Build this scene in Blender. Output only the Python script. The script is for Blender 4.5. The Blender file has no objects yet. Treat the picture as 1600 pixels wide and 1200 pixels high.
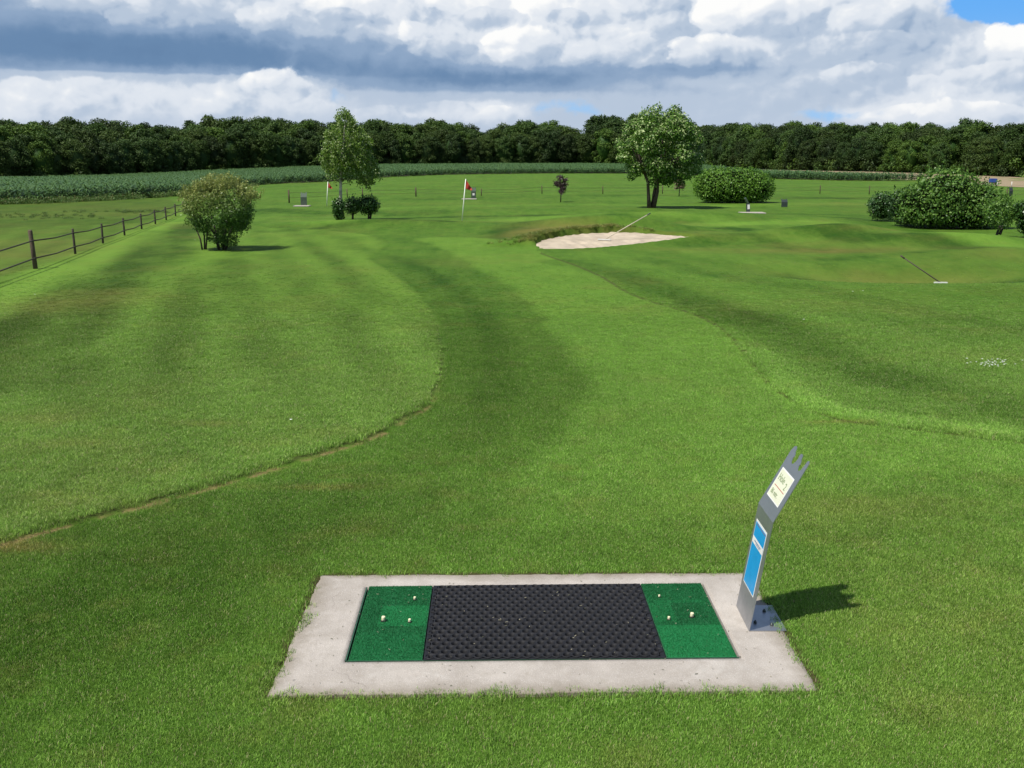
import bpy, bmesh, math, random
import numpy as np
from mathutils import Vector, Matrix
random.seed(7); RNG = np.random.default_rng(7)
S = bpy.context.scene
C = S.collection
R = math.radians

# ------------------------------------------------------------------ camera
CAM_H, TILT, FPX = 2.7, math.atan((600-243)/1555), 1555.0
cam = bpy.data.objects.new('camera', bpy.data.cameras.new('camera'))
C.objects.link(cam); S.camera = cam
cam.location = (0, 0, CAM_H); cam.rotation_euler = (R(90)-TILT, 0, 0)
cam.data.sensor_width = 36; cam.data.lens = FPX/1600*36
cam.data.clip_start = 0.05; cam.data.clip_end = 6000

# ------------------------------------------------------------------ exposure
S.view_settings.view_transform = 'Standard'; S.view_settings.look = 'None'
S.view_settings.gamma = 1; S.view_settings.exposure = 0.5

# ------------------------------------------------------------------ sun
SUN_EL, SUN_AZ = R(60), R(34)          # shadows run towards (cos, sin) of SUN_AZ
to_sun = Vector((-math.cos(SUN_AZ)*math.cos(SUN_EL), -math.sin(SUN_AZ)*math.cos(SUN_EL), math.sin(SUN_EL)))
sl = bpy.data.lights.new('sun', 'SUN'); sl.energy = 4.4; sl.angle = R(0.5); sl.color = (1, .96, .89)
so = bpy.data.objects.new('sun', sl); C.objects.link(so)
so.rotation_euler = to_sun.to_track_quat('Z', 'Y').to_euler()

# ------------------------------------------------------------------ node helper
class X:
    """a socket or a number, with arithmetic that makes Math nodes"""
    def __init__(s, nt, v): s.nt, s.v = nt, v
    def _op(s, op, *a):
        n = s.nt.nodes.new('ShaderNodeMath'); n.operation = op
        for i, q in enumerate((s,)+a):
            q = q.v if isinstance(q, X) else q
            if isinstance(q, (int, float)): n.inputs[i].default_value = q
            else: s.nt.links.new(q, n.inputs[i])
        return X(s.nt, n.outputs[0])
    def __add__(s, o): return s._op('ADD', o)
    __radd__ = __add__
    def __sub__(s, o): return s._op('SUBTRACT', o)
    def __rsub__(s, o): return X(s.nt, o)._op('SUBTRACT', s)
    def __mul__(s, o): return s._op('MULTIPLY', o)
    __rmul__ = __mul__
    def __truediv__(s, o): return s._op('DIVIDE', o)
    def sq(s): return s._op('MULTIPLY', s)
    def exp(s): return s._op('EXPONENT')
    def clamp(s):
        r = s._op('ADD', 0.0); r.v.node.use_clamp = True; return r
    def sm(s, a, b):                    # smoothstep
        n = s.nt.nodes.new('ShaderNodeMapRange'); n.interpolation_type = 'SMOOTHSTEP'
        s.nt.links.new(s.v, n.inputs['Value']); n.inputs['From Min'].default_value = a; n.inputs['From Max'].default_value = b
        return X(s.nt, n.outputs['Result'])
def vec(nt, *a):
    n = nt.nodes.new('ShaderNodeCombineXYZ')
    for i, q in enumerate(a):
        q = q.v if isinstance(q, X) else q
        if isinstance(q, (int, float)): n.inputs[i].default_value = q
        else: nt.links.new(q, n.inputs[i])
    return n.outputs[0]
def noise(nt, v, scale, detail=4, rough=.5, dist=0, dim='3D'):
    n = nt.nodes.new('ShaderNodeTexNoise'); n.noise_dimensions = dim
    if v is not None: nt.links.new(v, n.inputs['Vector'])
    n.inputs['Scale'].default_value = scale; n.inputs['Detail'].default_value = detail
    n.inputs['Roughness'].default_value = rough; n.inputs['Distortion'].default_value = dist
    return X(nt, n.outputs['Fac'])
def mix(nt, f, a, b, blend='MIX'):
    n = nt.nodes.new('ShaderNodeMix'); n.data_type = 'RGBA'; n.blend_type = blend
    for i, q in ((0, f), (6, a), (7, b)):
        q = q.v if isinstance(q, X) else q
        if isinstance(q, (int, float)): n.inputs[i].default_value = q
        elif isinstance(q, tuple): n.inputs[i].default_value = (*q[:3], 1)
        else: nt.links.new(q, n.inputs[i])
    return n.outputs[2]

# ------------------------------------------------------------------ world: Nishita sky with cumulus
W = bpy.data.worlds.new('World'); S.world = W; W.use_nodes = True
def build_world():
    nt = W.node_tree; nt.nodes.clear()
    out = nt.nodes.new('ShaderNodeOutputWorld'); bg = nt.nodes.new('ShaderNodeBackground')
    nt.links.new(bg.outputs[0], out.inputs[0]); bg.inputs['Strength'].default_value = 0.1
    sky = nt.nodes.new('ShaderNodeTexSky'); sky.sky_type = 'NISHITA'; sky.sun_disc = False
    sky.sun_elevation = SUN_EL; sky.sun_rotation = math.atan2(to_sun.x, to_sun.y)
    tc = nt.nodes.new('ShaderNodeTexCoord'); sp = nt.nodes.new('ShaderNodeSeparateXYZ')
    nt.links.new(tc.outputs['Generated'], sp.inputs[0])
    x, y, z = (X(nt, sp.outputs[i]) for i in range(3))
    az = x._op('ARCTAN2', y)*57.2958            # degrees right of north
    el = z._op('ARCSINE')*57.2958
    # billow fields: rounded heaps of several sizes
    P = vec(nt, az*.115, el*.145, 0.0)
    warp = nt.nodes.new('ShaderNodeTexNoise'); nt.links.new(P, warp.inputs[0]); warp.inputs['Scale'].default_value = 3.2; warp.inputs['Detail'].default_value = 5; warp.inputs['Roughness'].default_value = .55
    va = nt.nodes.new('ShaderNodeVectorMath'); va.operation = 'MULTIPLY_ADD'; nt.links.new(warp.outputs['Color'], va.inputs[0])
    va.inputs[1].default_value = (.20, .20, 0); nt.links.new(P, va.inputs[2])
    def puff(off):
        a = nt.nodes.new('ShaderNodeVectorMath'); a.operation = 'ADD'; nt.links.new(va.outputs[0], a.inputs[0]); a.inputs[1].default_value = off
        def vor(s, sm):
            v = nt.nodes.new('ShaderNodeTexVoronoi'); v.feature = 'SMOOTH_F1'; v.inputs['Scale'].default_value = s; v.inputs['Smoothness'].default_value = sm
            nt.links.new(a.outputs[0], v.inputs['Vector']); return 1-X(nt, v.outputs['Distance'])
        return vor(2.1, .5)*.62+vor(5.2, .4)*.26+vor(12.5, .3)*.10+vor(29, .3)*.04
    p0 = puff((0, 0, 0)); p1 = puff((-.035, .055, 0))
    relief = (p0-p1)                              # faces towards the light, up and to the left
    fine = noise(nt, va.outputs[0], 9, 6, .6)
    wisps = noise(nt, vec(nt, az*.05, el*.22, 3.0), 2.2, 6, .5)
    wob = (noise(nt, P, 3.0, 5, .6)-.5)           # wobble of the cloud outlines
    azw = az + wob*4.0; elw = el + (noise(nt, P, 4.2, 6, .62)-.5)*1.3
    def U(px): return math.degrees(math.atan((px-800)/1555))
    def V(py): return (243-py)*.0368
    def blob(px, py, sx, sy, amp):
        """soft bump of brightness round one direction of the sky"""
        a = (azw-U(px))*(1/(sx*.0368)); b = (elw-V(py))*(1/(sy*.0368))
        return ((a.sq()+b.sq())*-1.0).exp()*amp
    # brightness of the cloud body, 0 dark base .. 1 sunlit top
    L = X(nt, .635)
    for b in ((60,80,360,42,-.23),(330,100,300,26,-.19),(0,20,180,50,-.08),(560,118,220,28,-.14),(720,132,190,18,-.17),(900,130,190,18,-.15),
              (1120,122,150,11,-.14),(1050,150,150,8,-.08),
              (330,5,190,32,.16),(455,150,70,22,.28),(140,165,240,22,.16),(330,150,120,20,.12),(30,175,120,20,.12),
              (560,22,80,18,.22),(650,60,60,16,.16),(760,12,90,30,.34),(790,92,70,18,.30),(880,40,120,40,.26),(940,95,60,14,.14),
              (1000,28,50,16,-.16),(1180,40,110,26,.40),(1130,95,90,15,.20),(1340,35,110,26,.28),(1400,68,90,11,-.12),(1310,72,70,12,-.12),
              (1570,15,60,14,.30),(1580,90,80,20,.42),(1330,125,130,14,.06),(1500,175,160,22,.18),(1390,185,80,16,.18),(770,178,60,14,.28),(640,182,60,10,.16),
              (980,178,260,26,-.04),(1270,160,160,20,-.02)):
        L = L + blob(*b)
    # long dark decks with a flat underside
    def deck(px, py, sx, sy, amp, soft):
        a = (azw-U(px))*(1/(sx*.0368)); up = (el+(wob*.35)-V(py))*.0368**-1
        return (a.sq()*-1.0).exp()*up.sm(-soft, soft)*((up*(1/sy)).sq()*-1.0).exp()*amp
    L = L + deck(130,129,420,60,-.17,3)+deck(760,149,200,34,-.11,4)+deck(1090,121,170,22,-.10,4)
    # how lumpy each part is
    amp = blob(700,40,420,55,.9)+blob(1250,50,430,65,1.0)+blob(420,150,120,24,.8)+blob(120,170,260,20,.5)+blob(1500,160,260,40,.6)+blob(330,15,260,26,.45)+.12
    tex = relief*amp*1.15 + (fine-.5)*amp*.13
    L = L + tex + (wisps-.5)*.13
    # single cumulus heads, back to front: crisp sunlit crowns fading into shaded feet
    rag = (p0-.55)*.9+(fine-.5)*.28
    def head(L, px, py, rx, ry, top, bot, k=1.0):
        a = (az-U(px)+wob*1.6)*(1/(rx*.0368)); b = (el-V(py)+wob*.8)*(1/(ry*.0368))
        d = (a.sq()+b.sq())._op('SQRT')-rag
        m = (1-d.sm(.84, 1.04))*b.sm(-1.15, .05)*k
        sh = (b-a*.45).sm(-.9, .8)*(top-bot)+bot + relief*.95+(fine-.5)*.06
        return L*(1-m)+sh*m
    for h in ((200,28,110,36,.92,.60,.75),(345,32,120,36,.86,.58,.7),(60,16,90,26,.72,.54,.6),(470,52,70,34,.80,.56,.75),(270,58,70,22,.72,.52,.6),
              (900,28,130,42,1.0,.64),(740,25,62,40,1.02,.62),(560,30,74,26,1.0,.64),(655,66,30,22,.88,.66),(700,90,60,26,.72,.52,.8),(545,47,40,16,.54,.44,.5),
              (815,92,72,34,1.02,.52),(765,48,52,19,.60,.48,.65),(885,46,38,16,.58,.50,.5),(1010,38,56,34,.68,.50),(985,92,60,26,.80,.58),(1040,60,40,22,.66,.52),
              (1300,28,90,32,1.0,.58),(1385,40,70,34,.88,.54),(1440,55,56,30,.80,.56,.8),(1215,48,60,42,1.0,.52),(1140,46,72,38,1.08,.60),(1330,60,70,30,.84,.46),(1110,100,84,30,.92,.46),(1240,96,60,22,.70,.48,.9),(1350,92,80,20,.66,.50,.8),
              (1590,12,80,16,1.05,.8),(1585,88,76,30,1.1,.82),(1320,130,60,16,.80,.62,.7),(1400,150,60,18,.78,.62,.6),(1520,140,70,22,.80,.62,.7),
              (440,150,56,32,.90,.62,.9),(365,168,70,30,.80,.62,.7),(60,170,90,36,.84,.66,.6),(190,165,90,30,.78,.62,.6),(590,188,50,16,.74,.62,.5),(775,186,46,20,.88,.70,.7),(700,176,60,14,.70,.60,.5),(1380,188,50,18,.90,.72,.8),(1500,190,90,20,.96,.72,.8)):
        L = head(L, *h)
    ramp = nt.nodes.new('ShaderNodeValToRGB'); nt.links.new(L.v, ramp.inputs[0])
    cr = ramp.color_ramp; cr.interpolation = 'EASE'
    pts = ((0.0,(.10,.19,.35)),(.2,(.145,.255,.43)),(.42,(.275,.39,.565)),(.6,(.48,.575,.71)),(.8,(.76,.81,.88)),(1.0,(1.0,1.0,.99)))
    while len(cr.elements) < len(pts): cr.elements.new(.5)
    for e, (p, c) in zip(cr.elements, pts): e.position = p; e.color = (*c, 1)
    # overhead the cover breaks up: scattered cumulus on blue
    cov_hi = noise(nt, tc.outputs['Generated'], 2.6, 6, .58).sm(.50, .62)
    hi = el.sm(9.5, 22)
    gaps = blob(1535,42,66,19,2.4)+blob(1590,62,50,12,1.5)+blob(1455,-2,70,9,1.6)+blob(560,-4,60,6,1.0)+blob(20,-2,60,9,1.3)+blob(1300,-6,90,7,1.0)+blob(900,172,90,11,.42)+blob(560,160,60,16,.30)+blob(1260,186,90,9,.34)
    edge = (p0-.55)*1.6+(fine-.5)*.8
    alpha_lo = 1-(gaps-edge*.6).sm(.30,.75)
    alpha = alpha_lo*(1-hi) + cov_hi*hi*.75
    horizon = (1-el.sm(0, 5))*.35
    blue = mix(nt, .9, sky.outputs[0], (.75, 2.9, 6.6))
    blue = mix(nt, (1-el.sm(2.5,7.5))*.75, blue, (2.7, 4.4, 6.4))
    blue = mix(nt, hi, blue, sky.outputs[0])
    cl = mix(nt, horizon*.6, ramp.outputs[0], (.50,.585,.73))
    sc = nt.nodes.new('ShaderNodeVectorMath'); sc.operation = 'SCALE'; nt.links.new(cl, sc.inputs[0]); 
    k = 7.0-hi*4.2
    nt.links.new(k.v, sc.inputs['Scale'])
    fin = mix(nt, alpha, blue, sc.outputs[0])
    nt.links.new(fin, bg.inputs['Color'])
    W.cycles.sampling_method = 'MANUAL'; W.cycles.sample_map_resolution = 128
build_world()

# ------------------------------------------------------------------ object helpers
def tag(o, label=None, cat=None, group=None, kind=None):
    if label: o['label'] = label
    if cat: o['category'] = cat
    if group: o['group'] = group
    if kind: o['kind'] = kind
    return o
def empty(name, loc, rz=0, **k):
    o = bpy.data.objects.new(name, None); C.objects.link(o); o.location = loc; o.rotation_euler = (0, 0, rz)
    o.empty_display_size = .2
    return tag(o, **k)
def link(name, me, mat, parent=None, loc=None):
    o = bpy.data.objects.new(name, me); C.objects.link(o)
    if mat is not None and not me.materials: me.materials.append(mat)
    if parent: o.parent = parent
    if loc is not None: o.location = loc
    return o
def npmesh(name, V, F, smooth=False, attrs=None):
    """mesh from numpy arrays; F is (n,3) or (n,4); attrs: {name: (type, array per vertex)}"""
    me = bpy.data.meshes.new(name); V = np.asarray(V, np.float32); F = np.asarray(F, np.int32)
    me.vertices.add(len(V)); me.vertices.foreach_set('co', V.ravel())
    k = F.shape[1]; me.loops.add(F.size); me.polygons.add(len(F))
    me.loops.foreach_set('vertex_index', F.ravel())
    me.polygons.foreach_set('loop_start', np.arange(0, F.size, k, dtype=np.int32))
    if smooth: me.polygons.foreach_set('use_smooth', np.ones(len(F), bool))
    for n, (t, a) in (attrs or {}).items():
        at = me.attributes.new(n, t, 'POINT')
        a = np.asarray(a, np.float32)
        at.data.foreach_set({'FLOAT': 'value', 'FLOAT_COLOR': 'color', 'FLOAT_VECTOR': 'vector'}[t], a.ravel())
    me.update(calc_edges=True)
    return me
class MB:
    """collects boxes, tubes and so on into one mesh"""
    def __init__(s): s.bm = bmesh.new()
    def box(s, c, d, rot=None, bev=0):
        g = bmesh.ops.create_cube(s.bm, size=1)
        M = Matrix.Translation(Vector(c)) @ (rot.to_4x4() if rot else Matrix.Identity(4)) @ Matrix.Diagonal((*d, 1))
        bmesh.ops.transform(s.bm, matrix=M, verts=g['verts'])
        if bev:
            es = list({e for v in g['verts'] for e in v.link_edges})
            bmesh.ops.bevel(s.bm, geom=es, offset=bev, segments=2, affect='EDGES')
        return s
    def tube(s, pts, rad, n=8, cap=True):
        pts = [Vector(p) for p in pts]; rad = rad if isinstance(rad, (list, tuple)) else [rad]*len(pts)
        rings = []; up = Vector((.13, .21, 1)).normalized()
        for i, p in enumerate(pts):
            t = (pts[min(i+1, len(pts)-1)]-pts[max(i-1, 0)]).normalized()
            a = t.cross(up if abs(t.dot(up)) < .95 else Vector((1, 0, 0))).normalized(); b = t.cross(a)
            rings.append([s.bm.verts.new(p+(a*math.cos(2*math.pi*k/n)+b*math.sin(2*math.pi*k/n))*rad[i]) for k in range(n)])
        for r0, r1 in zip(rings, rings[1:]):
            for k in range(n): 
                f = s.bm.faces.new((r0[k], r0[(k+1) % n], r1[(k+1) % n], r1[k])); f.smooth = True
        if cap:
            s.bm.faces.new(rings[0][::-1]); s.bm.faces.new(rings[-1])
        return s
    def build(s, name, mat, parent=None, loc=None):
        bmesh.ops.recalc_face_normals(s.bm, faces=s.bm.faces)
        me = bpy.data.meshes.new(name); s.bm.to_mesh(me); s.bm.free()
        return link(name, me, mat, parent, loc)

# ------------------------------------------------------------------ ground geometry
def G(px, py, z=0.0):
    """world point of flat height z seen at photo pixel px, py: used once to survey positions"""
    dx = (px-800)/FPX; dz = (600-py)/FPX
    d = (dx, math.cos(TILT)+dz*math.sin(TILT), -math.sin(TILT)+dz*math.cos(TILT))
    k = (z-CAM_H)/d[2]
    return (d[0]*k, d[1]*k)
def Gs(pts, z=0.0): return np.array([G(a, b, z) for a, b in pts])
def ss(a, b, x):
    t = np.clip((x-a)/(b-a), 0, 1); return t*t*(3-2*t)
_T = np.random.default_rng(3).random((256, 256))
def vn(x, y):
    xi = np.floor(x).astype(int); yi = np.floor(y).astype(int); fx = x-xi; fy = y-yi
    fx = fx*fx*(3-2*fx); fy = fy*fy*(3-2*fy)
    t = lambda a, b: _T[a & 255, b & 255]
    return (t(xi, yi)*(1-fx)+t(xi+1, yi)*fx)*(1-fy)+(t(xi, yi+1)*(1-fx)+t(xi+1, yi+1)*fx)*fy
def fbm(x, y, s, o=4):
    v = 0; a = .5; tot = 0
    for i in range(o):
        v = v+a*vn(x/s+17.3*i, y/s+9.1*i); tot += a; a *= .5; s /= 2.03
    return v/tot
def seg_dist(x, y, P):
    d = np.full(np.shape(x), 1e9)
    for a, b in zip(P, P[1:]):
        e = b-a; L = max(e@e, 1e-9); t = np.clip(((x-a[0])*e[0]+(y-a[1])*e[1])/L, 0, 1)
        d = np.minimum(d, np.hypot(x-a[0]-t*e[0], y-a[1]-t*e[1]))
    return d
def inside(x, y, P):
    r = np.zeros(np.shape(x), bool); n = len(P)
    for i in range(n):
        a = P[i]; b = P[(i+1) % n]
        c = (a[1] > y) != (b[1] > y)
        with np.errstate(divide='ignore', invalid='ignore'):
            r ^= c & (x < (b[0]-a[0])*(y-a[1])/(b[1]-a[1]+1e-12)+a[0])
    return r
def smooth_poly(P, k=6, closed=False):
    P = np.asarray(P); n = len(P); out = []
    for i in range(n if closed else n-1):
        g = (lambda j: P[j % n]) if closed else (lambda j: P[min(max(j, 0), n-1)])
        p0, p1, p2, p3 = g(i-1), g(i), g(i+1), g(i+2)
        for t in np.linspace(0, 1, k, endpoint=False):
            out.append(.5*((2*p1)+(-p0+p2)*t+(2*p0-5*p1+4*p2-p3)*t*t+(-p0+3*p1-3*p2+p3)*t**3))
    if not closed: out.append(P[-1])
    return np.array(out)
def sdf(x, y, edge, poly):      # positive inside poly, distance to the line edge only
    d = seg_dist(x, y, edge); return np.where(inside(x, y, poly), d, -d)

EDGE_L = smooth_poly(Gs([(-260,905),(-120,878),(0,848),(100,820),(200,795),(300,768),(380,745),(450,724),(520,702),(580,683),(630,655),(665,632),(686,595),(692,560),(685,520),(672,490),(655,465),(625,437),(592,415),(578,404),(590,393),(604,383),(598,373),(570,367)]))
POLY_L = np.vstack([EDGE_L, Gs([(500,360),(420,357),(330,345)]), [[-17,40],[-30,30],[-30,4]]])
EDGE_R = smooth_poly(Gs([(1900,735),(1750,712),(1600,693),(1500,680),(1400,668),(1350,662),(1300,653),(1255,635),(1215,610),(1185,580),(1160,548),(1130,520),(1080,495),(1020,475),(975,455),(940,433),(900,415),(862,402),(845,396)]))
POLY_R = np.vstack([EDGE_R, Gs([(840,386),(900,392),(1000,384),(1080,374),(1150,350),(1300,343),(1500,350),(1700,340)]), [[34,30],[30,5]]])
FAIR = smooth_poly(Gs([(655,372),(690,388),(730,410),(790,440),(835,475),(870,520),(905,560),(925,588),(925,620),(900,655),(850,695),(810,745),(820,790),(1100,800),(1350,745),(1700,730),(1900,720),(1500,660),(1300,600),(1180,500),(1000,440),(860,392),(760,372)]), closed=True)
SK = .085
def Gp(px, py):                          # survey onto the tilted sand plane z = -.04 + SK (y - 29.4)
    dx = (px-800)/FPX; dz = (600-py)/FPX
    d = (dx, math.cos(TILT)+dz*math.sin(TILT), -math.sin(TILT)+dz*math.cos(TILT)); k = (-.04-SK*29.4-CAM_H)/(d[2]-SK*d[1])
    return (d[0]*k, d[1]*k)
_r = random.Random(5)
NEAR_LIP = [(838,383),(845,388.5),(862,390),(895,389.5),(930,387.5),(965,384.5),(1000,381),(1035,376.5),(1060,373),(1078,370.5)]
FAR_LIP = [(1060,368.5),(1040,367),(1000,364),(960,362.5),(930,364),(900,366.5),(872,370),(852,374),(840,379)]
SAND = smooth_poly(np.array([Gp(*q) for q in NEAR_LIP+FAR_LIP]), 7, closed=True)
SAND = SAND+np.array([[_r.uniform(-.05, .05), _r.uniform(-.10, .10) if i > 70 else 0] for i in range(len(SAND))])
_mid = np.array([Gp(*q) for q in ((838,381),(870,381),(900,378.5),(960,374.5),(1000,373),(1040,371.5),(1078,370.5))])
def behind(x, y): return ss(-.35, .35, y-np.interp(x, _mid[:, 0], _mid[:, 1]))*(1-.65*ss(3.2, 5.5, x))

BUMPS = [  # x, y, sx, sy, height
    (*G(905,357), 2.6, 1.3, .42), (*G(835,365), 1.4, 1.3, .16), (*G(1000,357), 1.8, 1.2, .24), (*G(1100,377), 2.0, 1.0, .20), (*G(1060,366),1.6,1.0,.12),
    (*G(1325,376), 2.2, 1.2, .46), (*G(1220,372), 2.5, 1.3, .22), (*G(1480,384), 3.2, 1.2, .38), (*G(1600,400), 2.5, 1.5, .22),
    (*G(1420,425), 2.9, 1.5, -.34), (*G(1270,420), 1.8, 1.5, -.05), (*G(1560,455), 2.2, 1.0, .08),
    (*G(700,352), 3.5, 2.5, .10), (*G(640,335), 6, 2.5, -.12), (*G(560,352), 3.5, 1.2, .18), (*G(900,330), 5, 3, .12), (*G(1050,341), 5, 2.0, .28), (*G(1180,345), 4, 2, .12),
    (*G(400,430), 2.6, 3.5, .07), (*G(1250,500), 2.5, 2.5, .09), (*G(200,520), 2.2, 3, .05)]
def sand_z(x, y): return -.04+SK*(y-29.4)+.012*fbm(x, y, .8)
def gz(x, y, raw=False):
    x = np.asarray(x, float); y = np.asarray(y, float)
    z = .05*(fbm(x+50, y+50, 9, 3)-.5)*ss(7, 14, y)
    for bx, by, sx, sy, h in BUMPS:
        z = z+h*np.exp(-((x-bx)/sx)**2-((y-by)/sy)**2)
    ang = np.abs(x)/np.maximum(y, 1)
    z = z-ss(75, 150, y)*np.where(x < 0, 1.15*ss(.10, .42, ang), .45*ss(.36, .52, ang))
    z = z+.030*ss(-.03, .05, sdf(x, y, EDGE_L, POLY_L))*ss(60, 20, y)*ss(3, 5, y)
    d = sdf(x, y, EDGE_R, POLY_R); z = z+.018*ss(-.05, .15, d)
    sd = np.where(inside(x, y, SAND), 1, -1)*seg_dist(x, y, np.vstack([SAND, SAND[:1]]))
    sz = sand_z(x, y); bh = behind(x, y)
    t = np.where(sd < 0, np.exp(-(sd/(.55+.5*bh))**2), 1.0); want = sz+.025+.15*bh
    z = z*(1-t)+np.where(bh > .3, np.maximum(want, z*.9), want)*t
    t = ss(-.03, .05, sd); z = z*(1-t)+(sz-.10)*t
    return z
def gz1(x, y): return float(gz(np.array([x]), np.array([y]))[0])

# mowing stripes, plus pale ridges and dark slopes of the mounds put into the tone: (pixels on the photo turned into ground lines, width m, amplitude)
STRIPES = [(smooth_poly(Gs(p)), w, a) for p, w, a in (
    ([(-60,500),(60,445),(170,392),(250,352),(300,325)], .85, .38),
    ([(-60,600),(60,520),(170,440),(250,390),(300,352)], 1.1, -.44),
    ([(-60,690),(80,590),(200,490),(280,420),(310,395)], .9, .10),
    ([(150,640),(250,540),(320,460),(360,410)], .7, -.16),
    ([(560,520),(556,470),(535,430),(505,400),(470,380)], .30, -.17),
    ([(470,520),(455,470),(435,430),(410,400)], .35, -.09),
    ([(640,540),(632,480),(600,435),(560,400)], .5, .10),
    ([(740,690),(775,610),(780,560),(762,505),(722,460),(670,425),(610,400)], .28, -.12),
    ([(690,640),(722,570),(715,500),(680,450),(620,405)], .8, -.10),
    ([(660,665),(700,600),(705,560)], .35, .08),
    ([(870,408),(950,425),(1060,462),(1180,520),(1280,560),(1420,600),(1620,650)], .55, -.24),
    ([(920,398),(1060,430),(1180,470),(1320,520),(1500,560),(1700,590)], .6, .10),
    ([(1000,405),(1120,430),(1270,455),(1480,500),(1700,530)], .55, -.16),
    ([(1180,500),(1250,520),(1330,565),(1400,600)], .45, -.14),
    ([(1200,596),(1255,625),(1320,650),(1420,662),(1560,676)], .20, .28),
    ([(1130,515),(1190,560),(1230,600)], .16, .16),
    ([(1100,395),(1300,420),(1500,440),(1700,445)], .8, .14),
    ([(1080,352),(1250,350),(1330,355),(1420,372),(1520,385),(1640,400)], 1.0, .38),
    ([(1150,358),(1240,370),(1330,382),(1430,386),(1520,396)], .8, -.36),
    ([(1280,340),(1340,345),(1440,362),(1560,372)], 1.0, -.26),
    ([(1080,385),(1160,378),(1260,392),(1380,394)], .6, -.22),
    ([(1290,405),(1360,402),(1440,398)], .4, -.16),
    ([(1250,425),(1380,436),(1500,438),(1600,430)], .7, -.28),
    ([(420,363),(500,358),(600,352),(700,352)], .6, -.24),
    ([(500,352),(620,349),(760,347),(900,340)], 1.2, .30),
    ([(610,339),(720,336),(860,338),(960,342)], .9, -.30),
    ([(420,340),(520,346),(600,345)], 1.6, .20),
    ([(610,325),(760,322),(900,320),(1150,322)], 1.2, .18),
    ([(420,328),(520,332),(680,330)], 1.6, -.22),
    ([(812,384),(798,368),(830,354),(900,350),(980,354)], .9, -.34),
    ([(930,340),(1030,342),(1150,350)], 1.0, .20),
    ([(640,312),(900,306),(1100,306),(1400,312)], 2.2, -.13),
    ([(1080,322),(1300,318),(1500,322)], 1.5, .15),
    ([(1080,333),(1200,335),(1350,338),(1480,352)], 1.0, -.15),
    ([(1200,311),(1350,309)], 1.5, -.16),
    ([(200,960),(380,880),(640,820),(900,790)], .9, -.06),
    ([(-100,1050),(150,950),(350,860),(560,790),(700,740)], .7, -.09))]
DRY = [(*G(px, py), sx, sy, a) for px, py, sx, sy, a in (
    (492,762,.45,.06,.55),(540,745,.25,.05,.30),(325,668,.35,.10,.35),(100,700,.5,.2,.25),(60,660,.5,.25,.25),(30,855,.35,.10,.55),(200,790,.5,.12,.12),(60,480,2,1.4,.22),(170,470,1.2,1.2,.16),
    (1290,393,2.6,.8,.55),(1310,372,1.2,.5,.60),(1400,378,1.5,.5,.40),(1400,422,2.6,1.0,.42),(1150,366,1.4,.5,.25),(1060,378,1.2,.4,.30),(1090,352,1.4,.5,.22),(1500,325,5,1.2,.20),(1310,660,.30,.05,.85),(1345,661,.12,.04,.6),(1520,560,.8,.5,.12),(870,360,1.6,.8,.42),
    (905,353,.45,.25,1.0),(850,366,1.0,.9,.9),(890,362,1.2,.6,.5),(800,370,1.1,.9,.30),(1000,368,1.6,.4,.30),(1110,390,1.5,.6,.25),(1250,385,1.5,.6,.25),(1560,405,2,.8,.22),(1300,790,1.2,.3,.16),(480,345,2,.8,.15),(720,350,2.5,1,.20),
    (80,335,5,2.5,.14),(20,390,3,3,.16),(200,325,6,2,.12),(450,284,3,1.2,.5),(1420,282,6,1.0,.55),(1270,281,2,.8,.5),(700,318,4,1.5,.14),(1390,318,5,2,.18))]
FENCE_LINE = Gs([(-300,505),(-60,448),(56,421),(118,398),(161,381),(195,368.4),(221.5,358.7),(243,350.8),(260,344),(274.5,337.7),(290,329)])
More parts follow.
